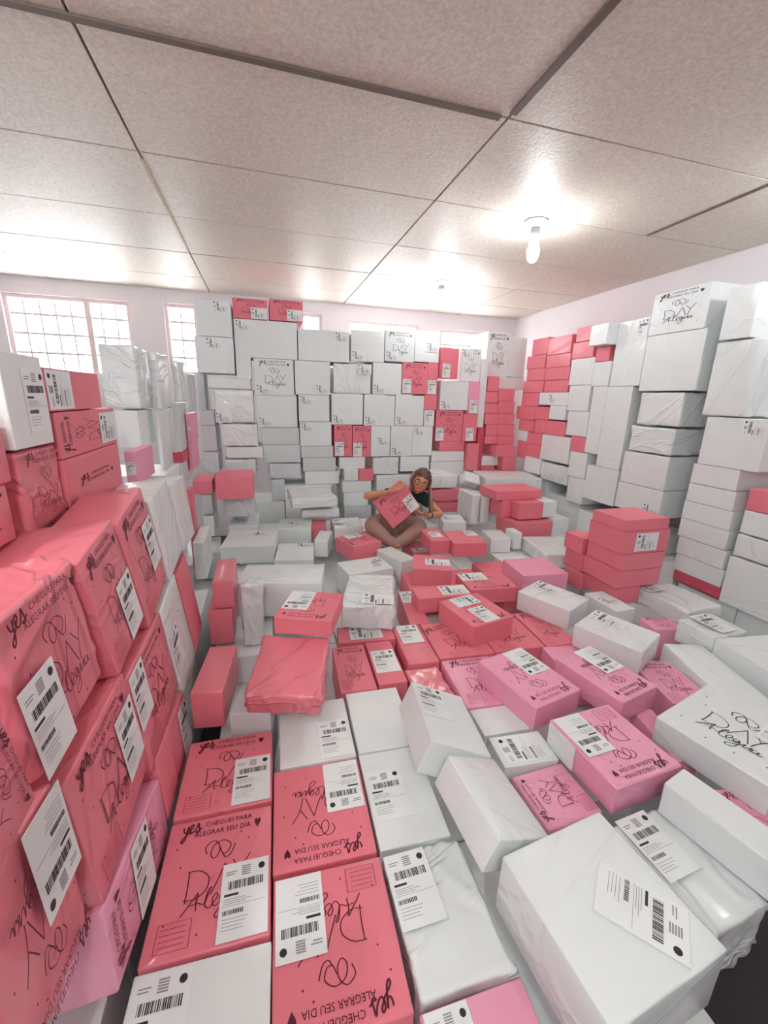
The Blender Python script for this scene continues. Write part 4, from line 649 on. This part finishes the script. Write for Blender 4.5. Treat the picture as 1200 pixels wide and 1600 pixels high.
 ('white carton buried beneath the layers of boxes, out of sight', 'w', (1.66, 3.201, 0.374), (0.0, -0.0, 0.0), (0.407, 0.351, 0.144), 0, None, None, 'cartons buried under the visible boxes', None),
 ('white carton buried beneath the layers of boxes, out of sight', 'w', (2.073, 2.129, 0.374), (0.0, -0.0, 0.0), (0.407, 0.352, 0.144), 0, None, None, 'cartons buried under the visible boxes', None),
 ('white carton buried beneath the layers of boxes, out of sight', 'w', (2.073, 2.486, 0.374), (0.0, -0.0, 0.0), (0.407, 0.351, 0.144), 0, None, None, 'cartons buried under the visible boxes', None),
 ('white carton buried beneath the layers of boxes, out of sight', 'w', (2.073, 2.844, 0.374), (0.0, -0.0, 0.0), (0.407, 0.351, 0.144), 0, None, None, 'cartons buried under the visible boxes', None),
 ('white carton buried beneath the layers of boxes, out of sight', 'w', (2.073, 3.201, 0.374), (0.0, -0.0, 0.0), (0.407, 0.351, 0.144), 0, None, None, 'cartons buried under the visible boxes', None),
 ('white carton buried beneath the layers of boxes, out of sight', 'w', (-0.12, 1.748, 0.364), (0.0, -0.0, 0.0), (0.234, 0.359, 0.123), 0, None, None, 'cartons buried under the visible boxes', None),
 ('white carton buried beneath the layers of boxes, out of sight', 'w', (-0.61, 0.45, 0.193), (0.0, -0.0, 0.0), (0.574, 0.494, 0.382), 0, None, None, 'cartons buried under the visible boxes', None),
 ('white carton buried beneath the layers of boxes, out of sight', 'w', (-0.61, 0.95, 0.186), (0.0, -0.0, 0.0), (0.574, 0.494, 0.367), 0, None, None, 'cartons buried under the visible boxes', None),
 ('white carton buried beneath the layers of boxes, out of sight', 'w', (-0.61, 1.45, 0.186), (0.0, -0.0, 0.0), (0.574, 0.494, 0.367), 0, None, None, 'cartons buried under the visible boxes', None),
 ('white carton buried beneath the layers of boxes, out of sight', 'w', (-0.61, 1.95, 0.226), (0.0, -0.0, 0.0), (0.574, 0.494, 0.447), 0, None, None, 'cartons buried under the visible boxes', None),
 ('white carton buried beneath the layers of boxes, out of sight', 'w', (-0.61, 2.45, 0.151), (0.0, -0.0, 0.0), (0.574, 0.494, 0.298), 0, None, None, 'cartons buried under the visible boxes', None),
 ('white carton buried beneath the layers of boxes, out of sight', 'w', (-0.61, 2.95, 0.151), (0.0, -0.0, 0.0), (0.574, 0.494, 0.298), 0, None, None, 'cartons buried under the visible boxes', None),
 ('white carton buried beneath the layers of boxes, out of sight', 'w', (-0.054, 3.65, 0.159), (0.0, -0.0, 0.0), (0.386, 0.394, 0.315), 0, None, None, 'cartons buried under the visible boxes', None),
 ('white carton buried beneath the layers of boxes, out of sight', 'w', (-0.054, 3.65, 0.46), (0.0, -0.0, 0.0), (0.386, 0.394, 0.283), 0, None, None, 'cartons buried under the visible boxes', None),
 ('white carton buried beneath the layers of boxes, out of sight', 'w', (0.338, 3.65, 0.159), (0.0, -0.0, 0.0), (0.386, 0.394, 0.315), 0, None, None, 'cartons buried under the visible boxes', None),
 ('white carton buried beneath the layers of boxes, out of sight', 'w', (0.338, 3.65, 0.476), (0.0, -0.0, 0.0), (0.386, 0.394, 0.315), 0, None, None, 'cartons buried under the visible boxes', None),
 ('white carton buried beneath the layers of boxes, out of sight', 'w', (0.338, 3.65, 0.683), (0.0, -0.0, 0.0), (0.386, 0.394, 0.096), 0, None, None, 'cartons buried under the visible boxes', None),
 ('white carton buried beneath the layers of boxes, out of sight', 'w', (0.729, 3.65, 0.159), (0.0, -0.0, 0.0), (0.386, 0.394, 0.315), 0, None, None, 'cartons buried under the visible boxes', None),
 ('white carton buried beneath the layers of boxes, out of sight', 'w', (1.121, 3.65, 0.159), (0.0, -0.0, 0.0), (0.386, 0.394, 0.315), 0, None, None, 'cartons buried under the visible boxes', None),
 ('white carton buried beneath the layers of boxes, out of sight', 'w', (1.121, 3.65, 0.476), (0.0, -0.0, 0.0), (0.386, 0.394, 0.315), 0, None, None, 'cartons buried under the visible boxes', None),
 ('white carton buried beneath the layers of boxes, out of sight', 'w', (1.121, 3.65, 0.716), (0.0, -0.0, 0.0), (0.386, 0.394, 0.162), 0, None, None, 'cartons buried under the visible boxes', None),
 ('white carton buried beneath the layers of boxes, out of sight', 'w', (1.512, 3.65, 0.159), (0.0, -0.0, 0.0), (0.386, 0.394, 0.315), 0, None, None, 'cartons buried under the visible boxes', None),
 ('white carton buried beneath the layers of boxes, out of sight', 'w', (1.512, 3.65, 0.476), (0.0, -0.0, 0.0), (0.386, 0.394, 0.315), 0, None, None, 'cartons buried under the visible boxes', None),
 ('white carton buried beneath the layers of boxes, out of sight', 'w', (1.512, 3.65, 0.715), (0.0, -0.0, 0.0), (0.386, 0.394, 0.16), 0, None, None, 'cartons buried under the visible boxes', None),
 ('white carton buried beneath the layers of boxes, out of sight', 'w', (1.904, 3.65, 0.159), (0.0, -0.0, 0.0), (0.386, 0.394, 0.315), 0, None, None, 'cartons buried under the visible boxes', None),
 ('white carton buried beneath the layers of boxes, out of sight', 'w', (1.904, 3.65, 0.476), (0.0, -0.0, 0.0), (0.386, 0.394, 0.315), 0, None, None, 'cartons buried under the visible boxes', None),
 ('white carton buried beneath the layers of boxes, out of sight', 'w', (1.904, 3.65, 0.682), (0.0, -0.0, 0.0), (0.386, 0.394, 0.093), 0, None, None, 'cartons buried under the visible boxes', None),
 ('white carton buried beneath the layers of boxes, out of sight', 'w', (2.5, 1.962, 0.151), (0.0, -0.0, 0.0), (0.314, 0.419, 0.298), 0, None, None, 'cartons buried under the visible boxes', None),
 ('white carton buried beneath the layers of boxes, out of sight', 'w', (2.5, 1.962, 0.418), (0.0, -0.0, 0.0), (0.314, 0.419, 0.233), 0, None, None, 'cartons buried under the visible boxes', None),
 ('white carton buried beneath the layers of boxes, out of sight', 'w', (2.5, 2.388, 0.151), (0.0, -0.0, 0.0), (0.314, 0.419, 0.298), 0, None, None, 'cartons buried under the visible boxes', None),
 ('white carton buried beneath the layers of boxes, out of sight', 'w', (2.5, 2.388, 0.403), (0.0, -0.0, 0.0), (0.314, 0.419, 0.202), 0, None, None, 'cartons buried under the visible boxes', None),
 ('white carton buried beneath the layers of boxes, out of sight', 'w', (2.5, 2.812, 0.151), (0.0, -0.0, 0.0), (0.314, 0.419, 0.298), 0, None, None, 'cartons buried under the visible boxes', None),
 ('white carton buried beneath the layers of boxes, out of sight', 'w', (2.5, 2.812, 0.451), (0.0, -0.0, 0.0), (0.314, 0.419, 0.298), 0, None, None, 'cartons buried under the visible boxes', None),
 ('white carton buried beneath the layers of boxes, out of sight', 'w', (2.5, 2.812, 0.655), (0.0, -0.0, 0.0), (0.314, 0.419, 0.106), 0, None, None, 'cartons buried under the visible boxes', None),
 ('white carton buried beneath the layers of boxes, out of sight', 'w', (2.5, 3.238, 0.151), (0.0, -0.0, 0.0), (0.314, 0.419, 0.298), 0, None, None, 'cartons buried under the visible boxes', None),
 ('white carton buried beneath the layers of boxes, out of sight', 'w', (2.5, 3.238, 0.451), (0.0, -0.0, 0.0), (0.314, 0.419, 0.298), 0, None, None, 'cartons buried under the visible boxes', None),
 ('white carton buried beneath the layers of boxes, out of sight', 'w', (2.5, 3.238, 0.704), (0.0, -0.0, 0.0), (0.314, 0.419, 0.205), 0, None, None, 'cartons buried under the visible boxes', None),
 ('white carton buried beneath the layers of boxes, out of sight', 'w', (2.5, 1.218, 0.221), (0.0, -0.0, 0.0), (0.314, 0.329, 0.438), 0, None, None, 'cartons buried under the visible boxes', None),
 ('white carton buried beneath the layers of boxes, out of sight', 'w', (2.5, 1.552, 0.221), (0.0, -0.0, 0.0), (0.314, 0.329, 0.438), 0, None, None, 'cartons buried under the visible boxes', None),
 ('white carton buried beneath the layers of boxes, out of sight', 'w', (-0.73, 1.3, 0.619), (0.0, -0.0, 0.0), (0.334, 0.394, 0.333), 0, None, None, 'cartons buried under the visible boxes', None),
 ('white carton buried beneath the layers of boxes, out of sight', 'w', (-0.73, 1.3, 0.946), (0.0, -0.0, 0.0), (0.334, 0.394, 0.318), 0, None, None, 'cartons buried under the visible boxes', None),
 ('white carton buried beneath the layers of boxes, out of sight', 'w', (-0.73, 1.7, 0.619), (0.0, -0.0, 0.0), (0.334, 0.394, 0.333), 0, None, None, 'cartons buried under the visible boxes', None),
 ('white carton buried beneath the layers of boxes, out of sight', 'w', (-0.73, 1.7, 0.946), (0.0, -0.0, 0.0), (0.334, 0.394, 0.318), 0, None, None, 'cartons buried under the visible boxes', None),
 ('white carton buried beneath the layers of boxes, out of sight', 'w', (-0.7, 2.55, 0.601), (0.0, -0.0, 0.0), (0.394, 0.394, 0.298), 0, None, None, 'cartons buried under the visible boxes', None),
 ('white carton buried beneath the layers of boxes, out of sight', 'w', (-0.7, 2.55, 0.895), (0.0, -0.0, 0.0), (0.394, 0.394, 0.285), 0, None, None, 'cartons buried under the visible boxes', None),
]

CAMP = Vector((0, 0, 1.45))
ROOTS = []
def place_child(nm, me, root, x, y, z, rot, sc=(1, 1, 1)):
    o = bpy.data.objects.new(nm, me); COL.objects.link(o); o.parent = root
    o.location = (x, y, z); o.rotation_euler = (0, 0, rot); o.scale = sc
    return o
for i, (label, c, ce, eu, dim, wrap, prt, lab, grp, side) in enumerate(BOXES):
    dist = (Vector(ce)-CAMP).length; near = dist < 2.3 and not grp
    me = body_mesh(dim, wrap, near, i)
    o = link('carton' if c in 'wg' else 'pink_carton', me, [MB[c, wrap]])
    o.location = ce; o.rotation_euler = eu
    tag(o, label, 'box', grp)
    top = dim[2]/2 + (.0006, .0018, .0022)[wrap]
    if prt is not None:
        a = math.radians(prt); qt = round(prt/90) % 2
        fw, fh = (dim[0], dim[1]) if not qt else (dim[1], dim[0])
        k = 'w' if c in 'wg' else 'p'; sx = fw*.93; sy_ = fh*.86
        if fh > fw*.55 or dist < 1.6:
            if not (k == 'w' and dist < 2.5): place_child('printed_slogan', ART[k][0], o, 0, 0, top, a, (sx, sy_, 1))
            place_child('printed_swirl', ART[k][1], o, 0, 0, top, a, (sx, sy_, 1))
            place_child('printed_dots', ART[k][4], o, 0, 0, top, a, (sx, sy_, 1))['kind'] = 'stuff'
            place_child('printed_name', ART[k][3], o, 0, 0, top, a, (sx, sy_, 1))
            if k == 'p' and dist < 2.2: place_child('printed_frame', ART[k][2], o, 0, 0, top, a, (sx, sy_, 1))
        else:
            place_child('printed_slogan', ART[k][0], o, 0, -fh*.36, top, a, (sx*.8, fh, 1))
    if lab:
        pos, rot = lab
        def one(pos, rot, s=1.0):
            lw, lh = (.095, .142) if round(rot/90) % 2 == 0 else (.142, .095)
            s = min(s, (dim[0]-.008)/lw, (dim[1]-.008)/lh)
            lw *= s; lh *= s; mx, my = (dim[0]-lw)/2-.005, (dim[1]-lh)/2-.005
            mx = max(mx, 0); my = max(my, 0)
            X_ = {'l': -mx, 'r': mx}; x = y = 0
            for ch in pos:
                if ch == 'l': x = -mx
                if ch == 'r': x = mx
                if ch == 't': y = my
                if ch == 'b': y = -my
                if ch == 'f': y = my*.2
                if ch == 'x': x *= .55; y *= .7
            o2 = place_child('shipping_label', LABEL, o, x, y, top+.0004, math.radians(rot), (s, s, 1))
        if pos == 'two': one('l', 0, .9); one('r', 90, .9)
        else: one(pos, rot, 1.0 if dist < 2.6 else .8)
    if near and wrap < 2 and dim[2] < .12 and abs(eu[0])+abs(eu[1]) < .05:
        g = .0011; lid = boxes_mesh('lid', [(-dim[0]/2-g, dim[0]/2+g, -dim[1]/2-g, dim[1]/2+g, dim[2]*.08, dim[2]/2+.0004)], .0035)
        link('lid', lid, [MB[c, wrap]], o)
    if side == 'tape':
        link('white_side_panel', boxes_mesh('panel', [(-dim[0]/2-.0045, -dim[0]/2-.002, dim[1]*.05, dim[1]/2-.006, -dim[2]/2+.004, dim[2]/2-.004)]), [MB['w', 1]], o)


# ------------------------------------------------------------------ the seated person holding a carton
M_SKIN = mat('skin', srgb(214, 152, 116), .5, .06, 8, .05, 60)
M_HAIR = mat('brown_hair', srgb(92, 66, 62), .45, .2, 30, .4, 25, 0, (8, 8, 1))
M_HAIRL = mat('pink_blond_hair_strands', srgb(206, 160, 154), .45, .2, 30, .4, 25, 0, (8, 8, 1))
M_SHIRT = mat('dark_green_shirt', srgb(26, 66, 52), .8, .1)
M_TROU = mat('mauve_brown_trousers', srgb(176, 138, 130), .8, .12, 14, .25, 12)
M_LIP = mat('lips', srgb(170, 74, 70), .4)
M_TEETH = mat('teeth', srgb(232, 226, 218), .3)
M_GLASS = mat('dark_glasses_frame', srgb(40, 30, 30), .3)
M_EYE = mat('eye', srgb(235, 232, 228), .2)
M_IRIS = mat('iris', srgb(50, 32, 26), .2)
M_WATCH = mat('black_watch', srgb(30, 28, 32), .4)
def skin_obj(name, chains, sub=2):
    """chains: list of ([(x,y,z,r),...]); a chain's first point may be shared by position"""
    bm = bmesh.new(); lay = bm.verts.layers.skin.verify(); seen = {}
    for ch in chains:
        prev = None
        for (x, y, z, r) in ch:
            k = (round(x, 4), round(y, 4), round(z, 4))
            if k not in seen:
                v = bm.verts.new((x, y, z)); v[lay].radius = (r, r); v[lay].use_root = len(seen) == 0; seen[k] = v
            v = seen[k]
            if prev is not None and prev is not v: bm.edges.new((prev, v))
            prev = v
    me = bpy.data.meshes.new(name); bm.to_mesh(me); bm.free()
    o = bpy.data.objects.new(name, me); COL.objects.link(o)
    o.modifiers.new('s', 'SKIN').use_smooth_shade = True
    sb = o.modifiers.new('u', 'SUBSURF'); sb.levels = sub; sb.render_levels = sub
    return o
def bake(objs, name, voxel=None, mats=()):
    dg = bpy.context.evaluated_depsgraph_get(); bm = bmesh.new()
    for o in objs:
        me = bpy.data.meshes.new_from_object(o.evaluated_get(dg)); me.transform(o.matrix_world); bm.from_mesh(me); bpy.data.meshes.remove(me)
    for o in objs: bpy.data.objects.remove(o)
    me = bpy.data.meshes.new(name); bm.to_mesh(me); bm.free()
    o = bpy.data.objects.new(name, me); COL.objects.link(o)
    if voxel:
        r = o.modifiers.new('r', 'REMESH'); r.mode = 'VOXEL'; r.voxel_size = voxel; r.use_smooth_shade = True
        dg = bpy.context.evaluated_depsgraph_get(); me2 = bpy.data.meshes.new_from_object(o.evaluated_get(dg)); o.modifiers.clear(); o.data = me2; me = me2
    for p in me.polygons: p.use_smooth = True
    me.materials.clear()
    for m in mats: me.materials.append(m)
    o.name = name
    return o
PEL = (.95, 2.93, .56)
pelvis = PEL+(.085,); waist = (.965, 2.94, .64, .072); chest = (1.0, 2.93, .735, .082); upch = (1.02, 2.91, .785, .07); nb = (1.045, 2.89, .80, .036); nk = (1.065, 2.86, .825, .03)
shR = (.925, 2.88, .775, .042); elR = (.655, 2.74, .795, .028); wrR = (.772, 2.60, .852, .019)
shL = (1.125, 2.87, .755, .042); elL = (1.235, 2.74, .635, .029); wrL = (1.078, 2.61, .672, .019)
def mid(a, b, t, r): return tuple(a[i]+(b[i]-a[i])*t for i in range(3))+(r,)
hipR = (.87, 2.89, .545, .075); knR = (.675, 2.70, .61, .052); anR = (.80, 2.575, .50, .033); ftR = (.87, 2.545, .482, .026)
hipL = (1.02, 2.87, .54, .075); knL = (1.06, 2.67, .565, .052); anL = (.88, 2.575, .505, .034); ftL = (.80, 2.55, .49, .026)
body = skin_obj('b', [[pelvis, waist, chest, upch, nb, nk], [upch, shR, mid(shR, elR, .5, .034), elR, mid(elR, wrR, .4, .027), wrR], [upch, shL, mid(shL, elL, .5, .034), elL, mid(elL, wrL, .4, .027), wrL],
    [pelvis, hipR, mid(hipR, knR, .5, .066), knR, mid(knR, anR, .45, .045), anR, ftR], [pelvis, hipL, mid(hipL, knL, .5, .066), knL, mid(knL, anL, .45, .045), anL, ftL]])
def hand(wr, d, n, side):
    """palm plus five fingers; d forward direction, n palm normal, side: thumb direction"""
    d = Vector(d).normalized(); n = Vector(n).normalized(); s = Vector(side).normalized(); w = Vector(wr[:3]); ch = []
    root = tuple(w+d*.004)+(.017,); palm = tuple(w+d*.035)+(.019,); kn = w+d*.062
    ch.append([root, palm])
    for q, (o, ln) in enumerate(((.026, .052), (.009, .06), (-.009, .056), (-.026, .044))):
        b = w+d*.045+s*o*.8; k1 = kn+s*o; k2 = k1+d*ln*.5-n*ln*.15; k3 = k2+d*ln*.3-n*ln*.5
        ch.append([tuple(b)+(.010,), tuple(k1)+(.009,), tuple(k2)+(.0078,), tuple(k3)+(.0066,)])
    b = w+d*.018+s*.012; k1 = b+s*.022+d*.012; k2 = k1+s*.014+d*.022-n*.01
    ch.append([tuple(b)+(.011,), tuple(k1)+(.0095,), tuple(k2)+(.008,)])
    return [skin_obj('h', [c], 1) for c in ch]
BX_U = Vector((.878-.681, 0, .922-.78)).normalized()
hR = hand(wrR, (.88, -.1, .22), (-.3, -.15, -.9), (.25, -.95, .1))
hL = hand(wrL, (-.92, -.2, .22), (0, .35, -.9), (-.1, -.85, .5))
# head: shaped sphere in its own frame (face towards -Y)
HC = Vector((1.083, 2.80, .872)); upv = Vector((.33, -.12, .93)).normalized(); fv = Vector((-.30, -.92, .03)); fv = (fv-upv*fv.dot(upv)).normalized(); rv = upv.cross(-fv).normalized()*-1
xv = fv.cross(upv).normalized()   # image-left... completes the frame
HM = Matrix(((xv.x, -fv.x, upv.x, HC.x), (xv.y, -fv.y, upv.y, HC.y), (xv.z, -fv.z, upv.z, HC.z), (0, 0, 0, 1)))
bm = bmesh.new(); bmesh.ops.create_icosphere(bm, subdivisions=5, radius=1)
for v in bm.verts:
    p = v.co; x, y, z = p
    if z < 0: x *= 1-.30*(-z)**1.6; y = y*(1-.22*(-z)**2) if y > 0 else y*(1-.05*z*z)
    X_, Y_, Z_ = x*.066, y*.078, z*.094
    if y < 0:
        g = lambda a, b, sx, sz: math.exp(-((X_-a)/sx)**2-((Z_-b)/sz)**2)
        Y_ -= .017*g(0, -.012, .0085, .012)+.008*g(0, .006, .006, .018)       # nose
        Y_ += .008*(g(.026, .010, .014, .010)+g(-.026, .010, .014, .010))      # eye sockets
        Y_ -= .005*g(0, -.046, .018, .007)+.006*g(0, -.078, .016, .012)        # lips, chin
        Y_ -= .004*(g(.04, -.018, .014, .016)+g(-.04, -.018, .014, .016))      # cheeks
    v.co = (X_, Y_, Z_)
for s in (-1, 1):
    r_ = bmesh.ops.create_icosphere(bm, subdivisions=2, radius=1)
    for v in r_['verts']: v.co = (s*.066+v.co.x*.007, .008+v.co.y*.012, -.002+v.co.z*.02)
me = bpy.data.meshes.new('hd'); bm.to_mesh(me); bm.free(); hd = bpy.data.objects.new('hd', me); COL.objects.link(hd); hd.matrix_world = HM
bpy.context.view_layer.update()
person = bake([body, hd]+hR+hL, 'person', .0045, [M_SKIN])
tag(person, 'person in dark green top sitting cross-legged, arms around a pink carton', 'person')
def head_part(name, fn, m):
    b = bmesh.new(); fn(b); mm = bpy.data.meshes.new(name); b.to_mesh(mm); b.free(); mm.transform(HM)
    for p in mm.polygons: p.use_smooth = True
    return link(name, mm, [m], person)
def ell(b, c, r, sub=2):
    q = bmesh.ops.create_icosphere(b, subdivisions=sub, radius=1)['verts']
    for v in q: v.co = Vector((c[0]+v.co.x*r[0], c[1]+v.co.y*r[1], c[2]+v.co.z*r[2]))
    return q
for s in (-1, 1):
    head_part('eye', lambda b: ell(b, (s*.026, -.063, .010), (.012, .008, .0065)), M_EYE)
    head_part('iris', lambda b: ell(b, (s*.026, -.0695, .010), (.0052, .003, .0055)), M_IRIS)
    head_part('eyebrow', lambda b: ell(b, (s*.028, -.0705, .026), (.015, .004, .0028)), M_HAIR)
head_part('teeth', lambda b: ell(b, (0, -.0775, -.046), (.016, .004, .0038)), M_TEETH)
head_part('lips', lambda b: (ell(b, (0, -.0765, -.0405), (.021, .005, .0032)), ell(b, (0, -.0755, -.0525), (.018, .005, .004))), M_LIP)
def glasses(b):
    for s in (-1, 1):
        pr = None; ring = []
        for k in range(20):
            a = k*math.pi/10; ring.append(Vector((s*.027+.019*math.cos(a), -.081+abs(.3*(s*.027+.019*math.cos(a)))**1.5*.5, .008+.0165*math.sin(a))))
        for k in range(20):
            p, q = ring[k], ring[(k+1) % 20]; d = (q-p).normalized(); n1 = d.cross(Vector((0, 1, 0))).normalized()*.0017; n2 = Vector((0, .0017, 0))
            vs = [b.verts.new(c+o) for c in (p, q) for o in (n1, n2, -n1, -n2)]
            for j in range(4): b.faces.new((vs[j], vs[(j+1) % 4], vs[4+(j+1) % 4], vs[4+j]))
    ell(b, (0, -.082, .012), (.009, .0018, .0018), 1)
    for s in (-1, 1): ell(b, (s*.058, -.035, .012), (.0018, .045, .0022), 1)
head_part('glasses', glasses, M_GLASS)
def cap(b):
    q = bmesh.ops.create_icosphere(b, subdivisions=4, radius=1)['verts']; kill = []
    for v in q:
        x, y, z = v.co
        if y < .1 and z < .42-.55*(y+1)*.4 and abs(x) < .93 and y < -.02: kill.append(v)
        elif z < -.55: kill.append(v)
        v.co = Vector((x*.076, y*.088+.006, z*.103+.004))+v.co*.003*math.sin(40*x)
    bmesh.ops.delete(b, geom=kill, context='VERTS')
head_part('hair', cap, M_HAIR)
def lock(pts, m, nm='hair_lock'):
    o = bake([skin_obj('l', [[tuple(p) for p in pts]], 2)], nm, None, [m]); o.parent = person; return o
def H_(x, y, z): return HM @ Vector((x, y, z))
hr = random.Random(5)
for i in range(16):
    side = -1 if i < 11 else 1; t = (i/10 if i < 11 else (i-11)/4); L_ = (.17+.05*hr.random()) if side < 0 else .10
    a = H_(side*(.058+.012*t), -.045+.07*t, .05); b = H_(side*(.067+.010*t), -.045+.065*t, -.005)
    ox = (.004+.034*t)*(1 if side < 0 else -.2); m = M_HAIRL if hr.random() < .55 else M_HAIR
    lock([tuple(a)+(.0075,), tuple(b)+(.0085,)] + [tuple(b+Vector((ox*q+.003*math.sin(9*q+i), -.010-.012*q, -L_*q)))+(.0085*(1-.6*q),) for q in (.3, .55, .8, 1.0)], m)
# clothing over the body
gr = lambda p, k: p[:3]+(p[3]*k+.006,)
shirt = bake([skin_obj('s', [[gr(pelvis, .98), gr(waist, 1.05), gr(chest, 1.06), gr(upch, 1.06), (1.027, 2.897, .805, .045)], [gr(upch, 1.06), gr(shR, 1.12), mid(shR, elR, .42, .047)], [gr(upch, 1.06), gr(shL, 1.12), mid(shL, elL, .55, .047)]])], 'shirt', .006, [M_SHIRT]); shirt.parent = person
tr = bake([skin_obj('t', [[gr(pelvis, 1.08), gr(hipR, 1.06), mid(hipR, knR, .5, .077), gr(knR, 1.1), mid(knR, anR, .45, .056), gr(anR, 1.15), mid(anR, ftR, .8, .034)], [gr(pelvis, 1.08), gr(hipL, 1.06), mid(hipL, knL, .5, .077), gr(knL, 1.1), mid(knL, anL, .45, .056), gr(anL, 1.15), mid(anL, ftL, .8, .034)]])], 'trousers', .007, [M_TROU]); tr.parent = person
# watch
wm = lathe('watch', [(.0215, -.007), (.024, -.007), (.024, .007), (.0215, .007), (.0215, -.007)]); wt = link('wrist_watch', wm, [M_WATCH], person)
dv = Vector(elL[:3])-Vector(wrL[:3]); wt.rotation_mode = 'QUATERNION'; wt.rotation_quaternion = dv.to_track_quat('Z', 'Y'); wt.location = Vector(wrL[:3])+dv.normalized()*.03
